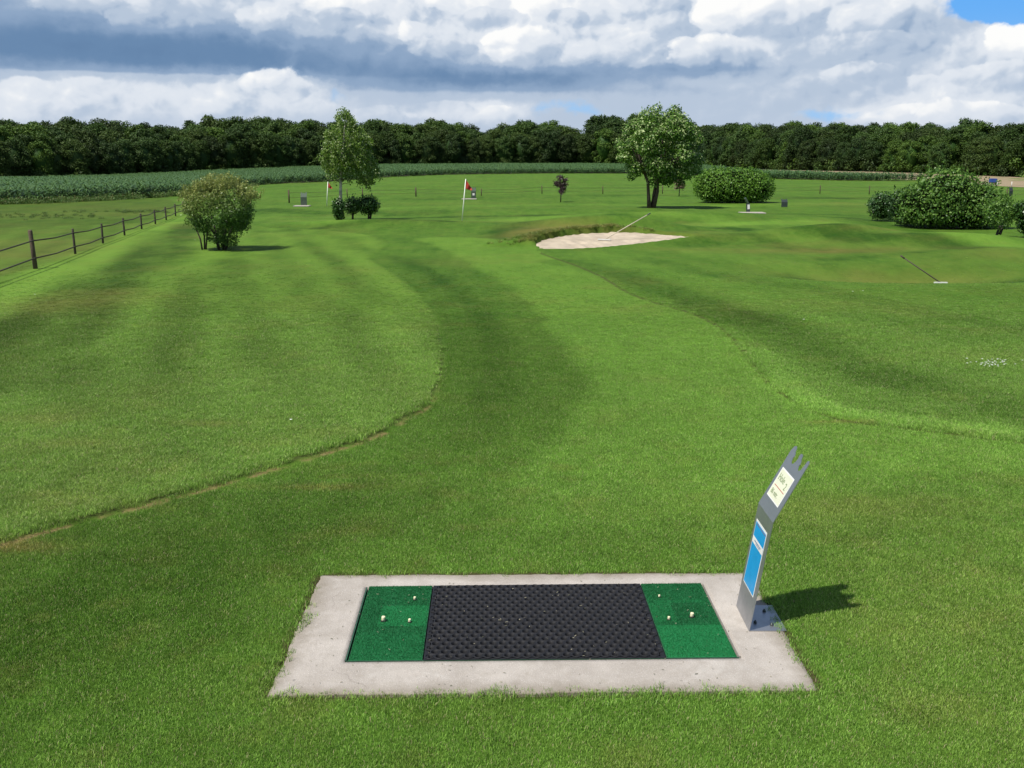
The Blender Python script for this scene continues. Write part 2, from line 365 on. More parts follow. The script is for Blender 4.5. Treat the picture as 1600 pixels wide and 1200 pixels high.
def surface(x, y):
    """tone 0 dark .. 1 light green, dry 0..1, hair 0 bare .. 1, dL, dR for ground points"""
    dL = sdf(x, y, EDGE_L, POLY_L); dR = sdf(x, y, EDGE_R, POLY_R)
    f = np.where(inside(x, y, FAIR), 1, -1)*seg_dist(x, y, np.vstack([FAIR, FAIR[:1]]))
    wob = (fbm(x, y, 1.3)-.5)
    tone = .30+.0*x
    L = ss(-.02, .03, dL); Rr = ss(-.02, .06, dR); F = ss(-.22-.6*ss(9, 7, y), .14, f+wob*.45)*(1-Rr)*(1-L)
    fl = np.exp(-((dR-.28)/.22)**2)*ss(17, 12, y)*(.5+.8*fbm(x, y, .5)); tone = tone+L*.27+Rr*.15+F*.42*(1-.25*ss(9, 6.5, y))+fl*.22+np.exp(-((dL-.25)/.25)**2)*.10*ss(16, 10, y)
    tone = tone+.10*(1-L)*(1-Rr)*(1-F)*ss(9.6, 8.0, y)*ss(-4, 0, x)+.06*(1-L)*(1-Rr)*(1-F)+.06*ss(11, 8, y)*(1-L)-.15*ss(8.2, 6.5, y)*ss(.5, -3.5, x)*(1-L)-.06*ss(7.5, 6, y)
    tone = np.where((y < 8.2) & (L < .5), tone+.16*ss(7.6, 5.6, y)+.05*ss(0, 4, x), tone)
    tone = tone+ss(36, 46, y)*.05*(1-L)
    for P, w, a in STRIPES:
        d = seg_dist(x, y, P); tone = tone+a*ss(w*1.35, w*.35, d+wob*w*.9)*(.45+1.1*fbm(x+7, y+3, 1.7, 3))
    # many faint mower passes across the far meadow and the left rough
    tone = tone+.05*np.sin((y-.06*x)*2*math.pi/2.6+wob*2)*ss(60, 75, y)
    tone = tone+L*.11*np.sin((x*.94+y*.30)*2*math.pi/1.25+wob*3)*ss(8, 14, y)
    tone = tone+(fbm(x, y, 3.2)-.5)*.22+(fbm(x+31, y, .8)-.5)*.16+(fbm(x, y+77, .22, 3)-.5)*(.12+.22*ss(12, 8, y))
    dry = .05+0*x
    for bx, by, sx, sy, a in DRY:
        dry = dry+a*np.exp(-((x-bx)/sx)**2-((y-by)/sy)**2)*(.55+.9*fbm(x, y, .5, 3))
    dry = dry+.30*np.clip(fbm(x+90, y+12, 2.1)-.56, 0, 1)*2+.30*np.clip(fbm(x+9, y+12, .5)-.60, 0, 1)*2+.9*np.clip(fbm(x+3, y+2, .16, 3)-.62, 0, 1)*1.3*ss(11, 8, y)
    dry = dry+L*.06
    q = (x > -3) & (x < 8) & (y > 27) & (y < 37)
    if np.any(q):
        sd = -np.where(inside(x, y, SAND), -1, 1)*seg_dist(x, y, np.vstack([SAND, SAND[:1]])); bh = behind(x, y)
        fc = q*ss(-.85, -.25, sd)*bh*ss(5.2, 3.2, x); fn = fbm(x, y, .4, 3); dry = dry+fc*(.10+.95*np.clip(fn-.25, 0, 1)); tone = tone-fc*.36*(1.3-fn)
    # paddock beyond the rail fence is rougher and yellower
    pad = (inside(x, y, np.vstack([FENCE_LINE, [[-24, 70], [-120, 70], [-120, 10]]])))
    dry = dry+np.where(pad, .10+.20*(fbm(x, y, 4)-.5), 0); tone = tone-np.where(pad, .22, 0)
    far = ss(56, 64, y)*(x > -19); tone = tone+far*.03
    return np.clip(tone, 0, 1), np.clip(dry, 0, 1), dL, dR

def axis(breaks):
    out = []
    for a, b, st in breaks: out += list(np.arange(a, b, st))
    return np.array(out+[breaks[-1][1]])
SLAB = np.array([[-1.252,4.611],[1.589,4.661],[1.572,6.150],[-1.265,6.107]])
def build_ground():
    xs = axis([(-700,-160,30),(-160,-60,6),(-60,-22,1.0),(-22,-8,.25),(-8,9,.11),(9,24,.25),(24,60,1.0),(60,160,6),(160,700,30)])
    ys = axis([(-60,0,6),(0,3,.4),(3,14,.10),(14,28,.14),(28,37,.10),(37,50,.2),(50,80,.5),(80,160,2),(160,300,6),(300,900,40)])
    Xg, Yg = np.meshgrid(xs, ys); x, y = Xg.ravel(), Yg.ravel()
    z = gz(x, y)
    # the lawn drops under the concrete slab so that the slab fills its own hole
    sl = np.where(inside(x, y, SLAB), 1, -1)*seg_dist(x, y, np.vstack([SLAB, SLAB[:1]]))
    z = z-.12*ss(.02, .12, sl)
    tone, dry, dL, dR = surface(x, y)
    nx, ny = len(xs), len(ys); i = np.arange(nx*ny).reshape(ny, nx)
    F = np.stack([i[:-1, :-1], i[:-1, 1:], i[1:, 1:], i[1:, :-1]], -1).reshape(-1, 4)
    me = npmesh('ground', np.stack([x, y, z], 1), F, True, {'tone': ('FLOAT', tone), 'dry': ('FLOAT', dry), 'dl': ('FLOAT', dL), 'dr': ('FLOAT', dR), 'sl': ('FLOAT', sl)})
    m = bpy.data.materials.new('lawn'); m.use_nodes = True; nt = m.node_tree; bs = nt.nodes['Principled BSDF']
    at = lambda n: (lambda q: (setattr(q, 'attribute_name', n), X(nt, q.outputs['Fac']))[1])(nt.nodes.new('ShaderNodeAttribute'))
    geo = nt.nodes.new('ShaderNodeNewGeometry'); pos = geo.outputs['Position']
    n1 = noise(nt, pos, 3.0, 5, .6); n2 = noise(nt, pos, 38, 4, .65); n3 = noise(nt, pos, 140, 3, .6)
    mpv = nt.nodes.new('ShaderNodeMapping'); mpv.inputs['Scale'].default_value = (1, .45, 1); nt.links.new(pos, mpv.inputs[0])
    mpf = nt.nodes.new('ShaderNodeMapping'); mpf.inputs['Scale'].default_value = (1, .16, 1); mpf.inputs['Rotation'].default_value = (0, 0, .12); nt.links.new(pos, mpf.inputs[0])
    spy = nt.nodes.new('ShaderNodeSeparateXYZ'); nt.links.new(pos, spy.inputs[0]); ysep = X(nt, spy.outputs[1])
    n4 = noise(nt, mpv.outputs[0], 9, 5, .7); n5 = noise(nt, mpv.outputs[0], 1.1, 4, .6)
    t = at('tone')+(n4-.5)*.42+(n5-.5)*.34+(noise(nt, mpv.outputs[0], 3.3, 4, .6)-.5)*.40+(noise(nt, mpf.outputs[0], 2.6, 5, .65)-.5)*.55*ysep.sm(12, 35)+(noise(nt, mpf.outputs[0], .7, 4, .6)-.5)*.35*ysep.sm(20, 50)+(n1-.5)*.15+(n2-.5)*.22+(n3-.5)*.25
    dr = (at('dry')+(n5-.5)*.25+(n4-.5)*.2+(n1-.5)*.15+(n2-.5)*.25).clamp()
    c = mix(nt, t.clamp(), (.018,.058,.003), (.104,.207,.022))
    c = mix(nt, dr*.85, c, (.150,.125,.032))
    soil = mix(nt, noise(nt, pos, 60, 4, .6), (.12,.085,.035), (.27,.20,.09))
    # bare lip of trodden thatch along the cut edges of the rough
    gl = at('dl'); lip = ((gl+.055+(n2-.5)*.06)*(1/.045)).sq()*-1
    sepx = nt.nodes.new('ShaderNodeSeparateXYZ'); nt.links.new(pos, sepx.inputs[0]); yy = X(nt, sepx.outputs[1])
    lipf = lip.exp()*(1-yy.sm(9, 13))*n1.sm(.36, .56)
    c = mix(nt, lipf*.85, c, soil)
    dk = (((gl-.018)*(1/.035)).sq()*-1).exp()*.8*(1-yy.sm(9, 20)); c = mix(nt, dk, c, (.035,.040,.012))  # dark line above the lip: shadow of the step painted into the colour
    gr = at('dr'); dk2 = (((gr+.01+(n1-.5)*.04)*(1/.045)).sq()*-1).exp()*.85*n2.sm(.25,.5); c = mix(nt, dk2, c, (.045,.050,.014))
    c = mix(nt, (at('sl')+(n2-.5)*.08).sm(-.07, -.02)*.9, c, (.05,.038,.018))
    nt.links.new(c, bs.inputs['Base Color']); bs.inputs['Roughness'].default_value = .9; bs.inputs['Specular IOR Level'].default_value = .10
    b1 = nt.nodes.new('ShaderNodeBump'); b1.inputs['Distance'].default_value = .02; b1.inputs['Strength'].default_value = .8
    hh = noise(nt, pos, 55, 4, .7)+noise(nt, pos, 9, 3, .6)*1.2; nt.links.new(hh.v, b1.inputs['Height']); nt.links.new(b1.outputs[0], bs.inputs['Normal'])
    return tag(link('ground', me, m), kind='structure')
build_ground()

# ------------------------------------------------------------------ instancing helper (only for stuff)
def scatter(name, mat_protos, pts, rot, scale, idx, col=None, label=None, cat=None):
    """one object whose geometry nodes put prototype meshes on a cloud of points"""
    hold = bpy.data.collections.new(name+'_shapes')
    for i, (me) in enumerate(mat_protos):
        o = bpy.data.objects.new('%s_shape_%02d' % (name, i), me); hold.objects.link(o)
    at = {'rot': ('FLOAT_VECTOR', rot), 'scl': ('FLOAT', scale), 'idx': ('FLOAT', idx)}
    if col is not None: at['gcol'] = ('FLOAT_COLOR', col)
    me = bpy.data.meshes.new(name); pts = np.asarray(pts, np.float32)
    me.vertices.add(len(pts)); me.vertices.foreach_set('co', pts.ravel())
    for n, (t, a) in at.items():
        q = me.attributes.new(n, t, 'POINT'); q.data.foreach_set({'FLOAT': 'value', 'FLOAT_COLOR': 'color', 'FLOAT_VECTOR': 'vector'}[t], np.asarray(a, np.float32).ravel())
    o = link(name, me, None)
    ng = bpy.data.node_groups.new(name+'_nodes', 'GeometryNodeTree')
    ng.interface.new_socket('Geometry', in_out='INPUT', socket_type='NodeSocketGeometry'); ng.interface.new_socket('Geometry', in_out='OUTPUT', socket_type='NodeSocketGeometry')
    N = ng.nodes; L = ng.links
    gi = N.new('NodeGroupInput'); go = N.new('NodeGroupOutput'); io = N.new('GeometryNodeInstanceOnPoints'); ci = N.new('GeometryNodeCollectionInfo')
    ci.inputs['Collection'].default_value = hold; ci.inputs['Separate Children'].default_value = True; ci.inputs['Reset Children'].default_value = True
    def na(nm, t):
        a = N.new('GeometryNodeInputNamedAttribute'); a.data_type = t; a.inputs[0].default_value = nm; return a.outputs[0]
    L.new(gi.outputs[0], io.inputs['Points']); L.new(ci.outputs[0], io.inputs['Instance']); io.inputs['Pick Instance'].default_value = True
    L.new(na('idx', 'FLOAT'), io.inputs['Instance Index'])
    e = N.new('FunctionNodeEulerToRotation'); L.new(na('rot', 'FLOAT_VECTOR'), e.inputs[0]); L.new(e.outputs[0], io.inputs['Rotation'])
    L.new(na('scl', 'FLOAT'), io.inputs['Scale']); L.new(io.outputs[0], go.inputs[0])
    md = o.modifiers.new('scatter', 'NODES'); md.node_group = ng
    return tag(o, label, cat, kind='stuff')

# ------------------------------------------------------------------ blades of grass
def grass_colour(tone, dry):
    a = np.array([.052,.150,.008]); b = np.array([.255,.485,.072]); d = np.array([.36,.31,.09])
    c = a+(b-a)*tone[:, None]; c = c+(d-c)*(dry*.8)[:, None]
    return np.c_[c, np.ones(len(c))]
def blade_mat():
    m = bpy.data.materials.new('grass_blade'); m.use_nodes = True; nt = m.node_tree; bs = nt.nodes['Principled BSDF']
    a = nt.nodes.new('ShaderNodeAttribute'); a.attribute_type = 'INSTANCER'; a.attribute_name = 'gcol'
    v = nt.nodes.new('ShaderNodeAttribute'); v.attribute_name = 'bl'       # per blade: random tint
    rnd = X(nt, v.outputs['Fac'])
    c = mix(nt, 1.0, a.outputs['Color'], mix(nt, rnd._op('POWER', 1.6), (.55,.60,.50), (2.0,1.75,2.2)), 'MULTIPLY')
    c = mix(nt, rnd.sm(.935, .96), c, (.42,.37,.20))
    nt.links.new(c, bs.inputs['Base Color']); bs.inputs['Roughness'].default_value = .5; bs.inputs['Specular IOR Level'].default_value = .28
    tr = nt.nodes.new('ShaderNodeBsdfTranslucent'); nt.links.new(c, tr.inputs[0]); ms = nt.nodes.new('ShaderNodeMixShader'); ms.inputs[0].default_value = .35
    nt.links.new(bs.outputs[0], ms.inputs[1]); nt.links.new(tr.outputs[0], ms.inputs[2]); nt.links.new(ms.outputs[0], nt.nodes['Material Output'].inputs[0])
    return m
M_BLADE = blade_mat()
def tuft(n, spread, h, w, seed, lean=.6):
    r = np.random.default_rng(seed)
    bx = r.uniform(-spread, spread, n); by = r.uniform(-spread, spread, n)
    a = r.uniform(0, 2*math.pi, n); hh = h*r.uniform(.5, 1.15, n); ww = w*r.uniform(.6, 1.2, n); ln = hh*r.uniform(.1, lean*1.6, n)
    la = r.uniform(0, 2*math.pi, n)
    dx, dy = np.cos(a)*ww/2, np.sin(a)*ww/2; lx, ly = np.cos(la)*ln, np.sin(la)*ln
    V = np.zeros((n, 5, 3))
    V[:, 0] = np.stack([bx-dx, by-dy, 0*bx-.004], 1); V[:, 1] = np.stack([bx+dx, by+dy, 0*bx-.004], 1)
    V[:, 2] = np.stack([bx+dx*.8+lx*.35, by+dy*.8+ly*.35, hh*.6], 1); V[:, 3] = np.stack([bx-dx*.8+lx*.35, by-dy*.8+ly*.35, hh*.6], 1)
    V[:, 4] = np.stack([bx+lx, by+ly, hh*.95], 1)
    b = np.arange(n)[:, None]*5
    T = np.concatenate([b+[0, 1, 2], b+[0, 2, 3], b+[3, 2, 4]], 0)
    me = npmesh('tuft', V.reshape(-1, 3), T, False, {'bl': ('FLOAT', np.repeat(r.random(n), 5))})
    me.materials.append(M_BLADE); return me
def build_grass():
    protos = [tuft(210, .075, .017, .0026, 100+i) for i in range(8)] + [tuft(220, .075, .027, .0031, 200+i, .9) for i in range(6)] + [tuft(60, .06, .085, .005, 300+i, 1.1) for i in range(4)]
    r = RNG; P = []
    for y0, y1, st in ((3.3, 8, .060), (8, 12, .070), (12, 17, .085), (17, 27, .105)):
        xw = .54*y1+.5; gx, gy = np.meshgrid(np.arange(-xw, xw, st), np.arange(y0, y1, st)); n = gx.size
        x = gx.ravel()+r.uniform(-.5, .5, n)*st; y = gy.ravel()+r.uniform(-.5, .5, n)*st
        k = (np.abs(x) < .54*y+.6) & (r.random(n) < ss(27, 11, y)); P.append(np.c_[x, y][k])
    # shaggy fescue on the bank behind the bunker
    n = 5200; x = r.uniform(-.8, 7, n); y = r.uniform(30.5, 35.0, n); bank = np.c_[x, y]
    P = np.vstack(P); x, y = P.T
    sl = np.where(inside(x, y, SLAB), 1, -1)*seg_dist(x, y, np.vstack([SLAB, SLAB[:1]]))
    keep = sl < -.030+.05*(fbm(x, y, .12, 2)-.35)-.015*(y > 6)
    x, y, sl = x[keep], y[keep], sl[keep]
    tone, dry, dL, dR = surface(x, y)
    lip = (dL > -.125) & (dL < -.008) & (y < 12.5) & (r.random(len(x)) < ss(12.5, 9, y)*(.45+1.1*fbm(x, y, .35, 2)))
    lip |= (np.abs(dR+.02) < .04) & (r.random(len(x)) < .75*ss(24, 18, y)*(.5+fbm(x, y, .4, 2))); lip |= (np.abs(dL) < .035) & (y > 9) & (r.random(len(x)) < .7*ss(24, 18, y))
    keep = ~lip; x, y, tone, dry, dL, dR, sl = (q[keep] for q in (x, y, tone, dry, dL, dR, sl))
    n = len(x); rough = ((dL > 0) | (dR > 0))
    idx = np.where(rough & (r.random(n) < ss(22, 12, y)), r.integers(8, 14, n), r.integers(0, 8, n)).astype(float)
    scl = r.uniform(.75, 1.2, n)*np.where(rough, .85+.25*(fbm(x, y, .6)), .95)
    edge = (sl > -.07) | ((dL > 0) & (dL < .06) & (y < 12)) | ((dR > 0) & (dR < .12)); idx = np.where(edge & (r.random(n) < .45), r.integers(8, 14, n), idx)
    rt = r.random(n); idx = np.where((rt < .002) & rough, r.integers(14, 18, n), idx); scl = np.where(idx > 13, .6, scl)
    scl = scl*(1-.45*ss(12, 26, y))
    z = gz(x, y)+.002
    col = grass_colour(tone, dry)*np.c_[np.repeat(r.uniform(.85, 1.15, (n, 1)), 3, 1), np.ones(n)]
    # bank tufts
    bx, by = bank.T; sd = np.where(inside(bx, by, SAND), 1, -1)*seg_dist(bx, by, np.vstack([SAND, SAND[:1]]))
    k = (sd < -.02) & (r.random(len(bx)) < (.16+.84*np.exp(-((bx-1.6)/1.8)**2))*np.exp(-((-sd)/.9)**2)) & (by > np.interp(bx, _mid[:, 0], _mid[:, 1])-.1) & (bx < 4.6); bx, by = bx[k], by[k]
    bt, bd, _, _ = surface(bx, by); nb = len(bx)
    bc = grass_colour(np.clip(bt-.22, 0, 1), np.clip(bd+.45*r.random(nb), 0, 1)); bi = r.integers(14, 18, nb).astype(float)
    x = np.r_[x, bx]; y = np.r_[y, by]; z = np.r_[z, gz(bx, by)]; col = np.vstack([col, bc]); idx = np.r_[idx, bi]; scl = np.r_[scl, r.uniform(.6, 1.35, nb)]
    m = len(x); rot = np.c_[np.zeros((m, 2)), r.uniform(0, 6.28, m)]
    print('grass tufts', m)
    scatter('grass', protos, np.c_[x, y, z], rot, scl, idx, col, 'short mown green grass covering the golf course in front', 'grass')
build_grass()

# ------------------------------------------------------------------ plain material helper
def pmat(name, base, rough=.6, metal=0, var=.25, scale=20, bump=0, bscale=60, alt=None, spec=.4, coat=0):
    m = bpy.data.materials.new(name); m.use_nodes = True; nt = m.node_tree; bs = nt.nodes['Principled BSDF']
    tc = nt.nodes.new('ShaderNodeTexCoord'); p = tc.outputs['Object']
    n = noise(nt, p, scale, 5, .6)
    alt = alt or tuple(q*(1-var) for q in base)
    c = mix(nt, n.sm(.3, .7), tuple(base), tuple(alt)); nt.links.new(c, bs.inputs['Base Color'])
    bs.inputs['Metallic'].default_value = metal; bs.inputs['Specular IOR Level'].default_value = spec; bs.inputs['Coat Weight'].default_value = coat
    rr = noise(nt, p, scale*2, 3, .5)*.2+(rough-.1); nt.links.new(rr.v, bs.inputs['Roughness'])
    if bump:
        b = nt.nodes.new('ShaderNodeBump'); b.inputs['Distance'].default_value = bump; h = noise(nt, p, bscale, 4, .65); nt.links.new(h.v, b.inputs['Height']); nt.links.new(b.outputs[0], bs.inputs['Normal'])
    return m
M = {}
M['steel'] = pmat('brushed_steel', (.40,.41,.43), .40, .85, .12, 8, .0006, 90)
M['concrete'] = None
M['rubber'] = pmat('black_rubber', (.012,.012,.014), .6, 0, .3, 12, .001, 200, spec=.28)
M['darkhole'] = pmat('dark_recess', (.006,.006,.007), .9)
M['greenangle'] = pmat('green_frame', (.03,.09,.05), .5, 0, .4, 30)
M['timber'] = pmat('weathered_post_timber', (.105,.075,.05), .85, 0, .45, 14, .004, 50)
M['rail'] = pmat('dark_rail_timber', (.07,.055,.042), .85, 0, .4, 14, .003, 50)
M['whitepole'] = pmat('white_pole', (.78,.80,.70), .45, 0, .12, 10)
M['red'] = pmat('red_flag_cloth', (.42,.035,.02), .75, 0, .35, 12)
M['white'] = pmat('white_plastic', (.66,.66,.62), .4, 0, .1, 10)
M['cream'] = pmat('cream_plate', (.56,.57,.43), .5, 0, .06, 14)
M['blue'] = pmat('blue_panel', (.005,.26,.55), .35, 0, .14, 10)
M['ink'] = pmat('green_ink', (.20,.26,.13), .6, 0, .1)
M['redink'] = pmat('red_line', (.35,.07,.05), .6, 0, .1)
M['greyink'] = pmat('grey_ink', (.12,.15,.24), .6, 0, .1)
M['bark'] = pmat('bark', (.10,.075,.055), .9, 0, .5, 10, .02, 25)
M['darkbark'] = pmat('dark_bark', (.045,.035,.028), .9, 0, .4, 10, .02, 25)
M['birch'] = pmat('birch_bark', (.60,.56,.50), .8, 0, 0, 5, .01, 30, alt=(.10,.08,.07))
M['soil'] = pmat('dark_field_soil', (.05,.045,.025), .95, 0, .4, 1.5, .02, 20)
M['stubble'] = pmat('beige_stubble', (.26,.20,.115), .95, 0, .3, .3, .02, 8)
M['trailer'] = pmat('blue_tarp', (.03,.07,.30), .55, 0, .3, 3)
M['darksteel'] = pmat('dark_sign_steel', (.07,.085,.08), .5, .5, .2, 8)
M['wire'] = pmat('rusty_wire', (.09,.06,.04), .7, .3, .3, 10)
def concrete():
    m = bpy.data.materials.new('worn_concrete'); m.use_nodes = True; nt = m.node_tree; bs = nt.nodes['Principled BSDF']
    p = nt.nodes.new('ShaderNodeTexCoord').outputs['Object']
    c = mix(nt, noise(nt, p, 2.2, 6, .6).sm(.3, .7), (.30,.268,.232), (.395,.358,.316))
    c = mix(nt, noise(nt, p, 260, 2, .5).sm(.56, .68)*.55, c, (.24,.22,.20))
    c = mix(nt, noise(nt, p, 190, 2, .5, 0).sm(.60, .70)*.5, c, (.72,.70,.66))
    c = mix(nt, noise(nt, p, 9, 5, .6).sm(.60, .72)*.30, c, (.24,.22,.17))
    c = mix(nt, noise(nt, p, 4.5, 7, .7, .6).sm(.54, .66)*.25, c, (.26,.235,.20))
    st = noise(nt, p, 1.6, 8, .72, .8); c = mix(nt, (st.sm(.56, .64))*.22, c, (.20,.175,.14)); c = mix(nt, st.sm(.30, .42)*-.25+.25, c, (.50,.48,.44))
    cv = nt.nodes.new('ShaderNodeTexVoronoi'); cv.feature = 'DISTANCE_TO_EDGE'; cv.inputs['Scale'].default_value = 1.1; nd = nt.nodes.new('ShaderNodeTexNoise'); nd.inputs['Scale'].default_value = 5; nd.inputs['Detail'].default_value = 5; nt.links.new(p, nd.inputs[0])
    mv = nt.nodes.new('ShaderNodeVectorMath'); mv.operation = 'MULTIPLY_ADD'; nt.links.new(nd.outputs['Color'], mv.inputs[0]); mv.inputs[1].default_value = (.25,.25,0); nt.links.new(p, mv.inputs[2]); nt.links.new(mv.outputs[0], cv.inputs['Vector'])
    crk = (1-X(nt, cv.outputs['Distance']).sm(.0, .006))*noise(nt, p, 1.7, 2, .5).sm(.56, .62)*.28; c = mix(nt, crk, c, (.13,.11,.09))
    at = nt.nodes.new('ShaderNodeAttribute'); at.attribute_name = 'edge'
    e = (X(nt, at.outputs['Fac'])+(noise(nt, p, 14, 5, .65)-.5)*.9).clamp()
    c = mix(nt, e*.75, c, (.14,.115,.075))
    nt.links.new(c, bs.inputs['Base Color']); bs.inputs['Roughness'].default_value = .9; bs.inputs['Specular IOR Level'].default_value = .25
    b = nt.nodes.new('ShaderNodeBump'); b.inputs['Distance'].default_value = .004; h = noise(nt, p, 120, 5, .7)+noise(nt, p, 12, 3, .5); nt.links.new(h.v, b.inputs['Height']); nt.links.new(b.outputs[0], bs.inputs['Normal'])
    return m
M['concrete'] = concrete()

# ------------------------------------------------------------------ concrete tee slab with mats
MAT = np.array([[-.915,4.954],[1.260,4.996],[1.238,5.975],[-.934,5.925]])     # NL NR FR FL
def bil(P, u, v): return (P[0]*(1-u)+P[1]*u)*(1-v)+(P[3]*(1-u)+P[2]*u)*v
ZTOP = .005
slab = empty('tee_slab', (0, 0, 0), label='pale concrete slab framing the black and green tee mats in the foreground lawn', cat='concrete slab')
def build_slab():
    # ring between outer and inner quads, subdivided so the outer rim is a little ragged
    N = 90; rows = []; r = np.random.default_rng(11)
    K = 14
    for t in np.linspace(0, 1, K):
        ring = []
        for s in range(4):
            for u in np.arange(N)/N:
                o = SLAB[s]*(1-u)+SLAB[(s+1) % 4]*u; i = MAT[s]*(1-u)+MAT[(s+1) % 4]*u
                if t == 1: pass
                k = 1-t
                ring.append(o*k+i*t)
        rows.append(np.array(ring))
    n = 4*N
    cen = SLAB.mean(0); d = rows[0]-cen; 
    w = .018*(fbm(rows[0][:, 0], rows[0][:, 1], .09, 3)-.5)*2
    rows[0] = rows[0]-d/np.linalg.norm(d, axis=1)[:, None]*(w[:, None]+.004)
    V = []; E = []
    V.append(np.c_[rows[0], np.full(n, -.08)]); E.append(np.ones(n))
    V.append(np.c_[rows[0], np.full(n, ZTOP-.008)]); E.append(np.ones(n))
    for k, q in enumerate(rows[0:]):
        a = q if k else rows[0]+(rows[1]-rows[0])*.12
        V.append(np.c_[a, np.full(n, ZTOP)+.0015*(fbm(a[:, 0], a[:, 1], .3)-.5)*(k < K-1)]); 
        E.append(np.clip(.80-np.linalg.norm(a-rows[0], axis=1)/.09*.5, 0, 1))
    V.append(np.c_[rows[-1], np.full(n, -.045)]); E.append(np.zeros(n))
    m = len(V); V = np.vstack(V); E = np.concatenate(E)
    F = []
    for a in range(m-1):
        for i in range(n):
            j = (i+1) % n; F.append((a*n+i, a*n+j, (a+1)*n+j, (a+1)*n+i))
    me = npmesh('frame', V, np.array(F), False, {'edge': ('FLOAT', E)})
    link('concrete_frame', me, M['concrete'], slab)
    # floor of the recess
    f = np.array([[*MAT[0]+[-.02,-.02], -.035], [*MAT[1]+[.02,-.02], -.035], [*MAT[2]+[.02,.02], -.035], [*MAT[3]+[-.02,.02], -.035]])
    link('recess_floor', npmesh('recess', f, np.array([[0, 1, 2, 3]])), M['darkhole'], slab)
    # thin green angle lining the near and left sides of the recess
    b = MB()
    for s, e in ((0, 1), (3, 0)):
        a, c = MAT[s], MAT[e]; mid = (a+c)/2; L = np.linalg.norm(c-a); an = math.atan2(c[1]-a[1], c[0]-a[0])
        nrm = np.array([-math.sin(an), math.cos(an)])
        q = mid+nrm*.006
        b.box((*q, -.008), (L-.02, .006, .034), Matrix.Rotation(an, 3, 'Z'))
    b.build('edge_angle', M['greenangle'], slab)
    # bright brass-like strip on the right side
    b = MB(); a, c = MAT[1], MAT[2]; an = math.atan2(c[1]-a[1], c[0]-a[0]); mid = (a+c)/2; nrm = np.array([-math.sin(an), math.cos(an)]); q = mid+nrm*.006
    b.box((*q, -.005), (np.linalg.norm(c-a)-.02, .007, .040), Matrix.Rotation(an, 3, 'Z')); b.build('edge_strip', M['concrete'], slab)
build_slab()

def turf_mat():
    m = bpy.data.materials.new('green_tee_turf'); m.use_nodes = True; nt = m.node_tree; bs = nt.nodes['Principled BSDF']
    at = nt.nodes.new('ShaderNodeAttribute'); at.attribute_name = 'bl'; a2 = nt.nodes.new('ShaderNodeAttribute'); a2.attribute_name = 'wear'
    c = mix(nt, X(nt, at.outputs['Fac']), (.0,.048,.010), (.002,.130,.030))
    c = mix(nt, X(nt, a2.outputs['Fac']), c, (.008,.235,.060))
    nt.links.new(c, bs.inputs['Base Color']); bs.inputs['Roughness'].default_value = .6; return m
M['turf'] = turf_mat()
def turf_mesh(u0, u1, seed, panels):
    r = np.random.default_rng(seed); n = 34000
    u = r.uniform(u0, u1, n); v = r.uniform(.012, .995, n)
    P = (MAT[0]*(1-u)[:, None]+MAT[1]*u[:, None])*(1-v)[:, None]+(MAT[3]*(1-u)[:, None]+MAT[2]*u[:, None])*v[:, None]
    lu = (u-u0)/(u1-u0); wear = .22*(fbm(P[:, 0], P[:, 1], .25)-.35)+.05
    for a, b, c, d, k in panels: wear = wear+k*((lu > a) & (lu < b) & (v > c) & (v < d))
    wear = np.clip(wear+.14*(fbm(P[:, 0]+5, P[:, 1], .07)-.5), 0, 1)
    a = r.uniform(0, 6.28, n); w = .0035; h = r.uniform(.008, .014, n)*(1-.35*wear); la = r.uniform(0, 6.28, n); l = h*r.uniform(.1, .8, n)
    base = .006
    V = np.zeros((n, 3, 3)); V[:, 0] = np.c_[P[:, 0]-np.cos(a)*w/2, P[:, 1]-np.sin(a)*w/2, np.full(n, base)]; V[:, 1] = np.c_[P[:, 0]+np.cos(a)*w/2, P[:, 1]+np.sin(a)*w/2, np.full(n, base)]
    V[:, 2] = np.c_[P[:, 0]+np.cos(la)*l, P[:, 1]+np.sin(la)*l, base+h]
    # backing sheet, solid
    nu, nv = 24, 50; U, Vv = np.meshgrid(np.linspace(u0, u1, nu), np.linspace(.008, .998, nv)); U, Vv = U.ravel(), Vv.ravel()
    Q = (MAT[0]*(1-U)[:, None]+MAT[1]*U[:, None])*(1-Vv)[:, None]+(MAT[3]*(1-U)[:, None]+MAT[2]*U[:, None])*Vv[:, None]
    wv = .15+0*U
    for a_, b_, c_, d_, k in panels: wv = wv+k*(((U-u0)/(u1-u0) > a_) & ((U-u0)/(u1-u0) < b_) & (Vv > c_) & (Vv < d_))
    base_v = np.c_[Q, np.full(len(Q), base+.004)]
    o = 3*n; i = np.arange(nu*nv).reshape(nv, nu)+o
    T = np.arange(3*n).reshape(n, 3)
    F2 = np.concatenate([np.stack([i[:-1, :-1], i[:-1, 1:], i[1:, 1:]], -1).reshape(-1, 3), np.stack([i[:-1, :-1], i[1:, 1:], i[1:, :-1]], -1).reshape(-1, 3)])
    me = npmesh('turf', np.vstack([V.reshape(-1, 3), base_v]), np.vstack([T, F2]), False,
                {'bl': ('FLOAT', np.r_[np.repeat(r.random(n), 3), np.full(len(Q), .25)]), 'wear': ('FLOAT', np.r_[np.repeat(wear, 3), np.clip(wv, 0, 1)])})
    return me
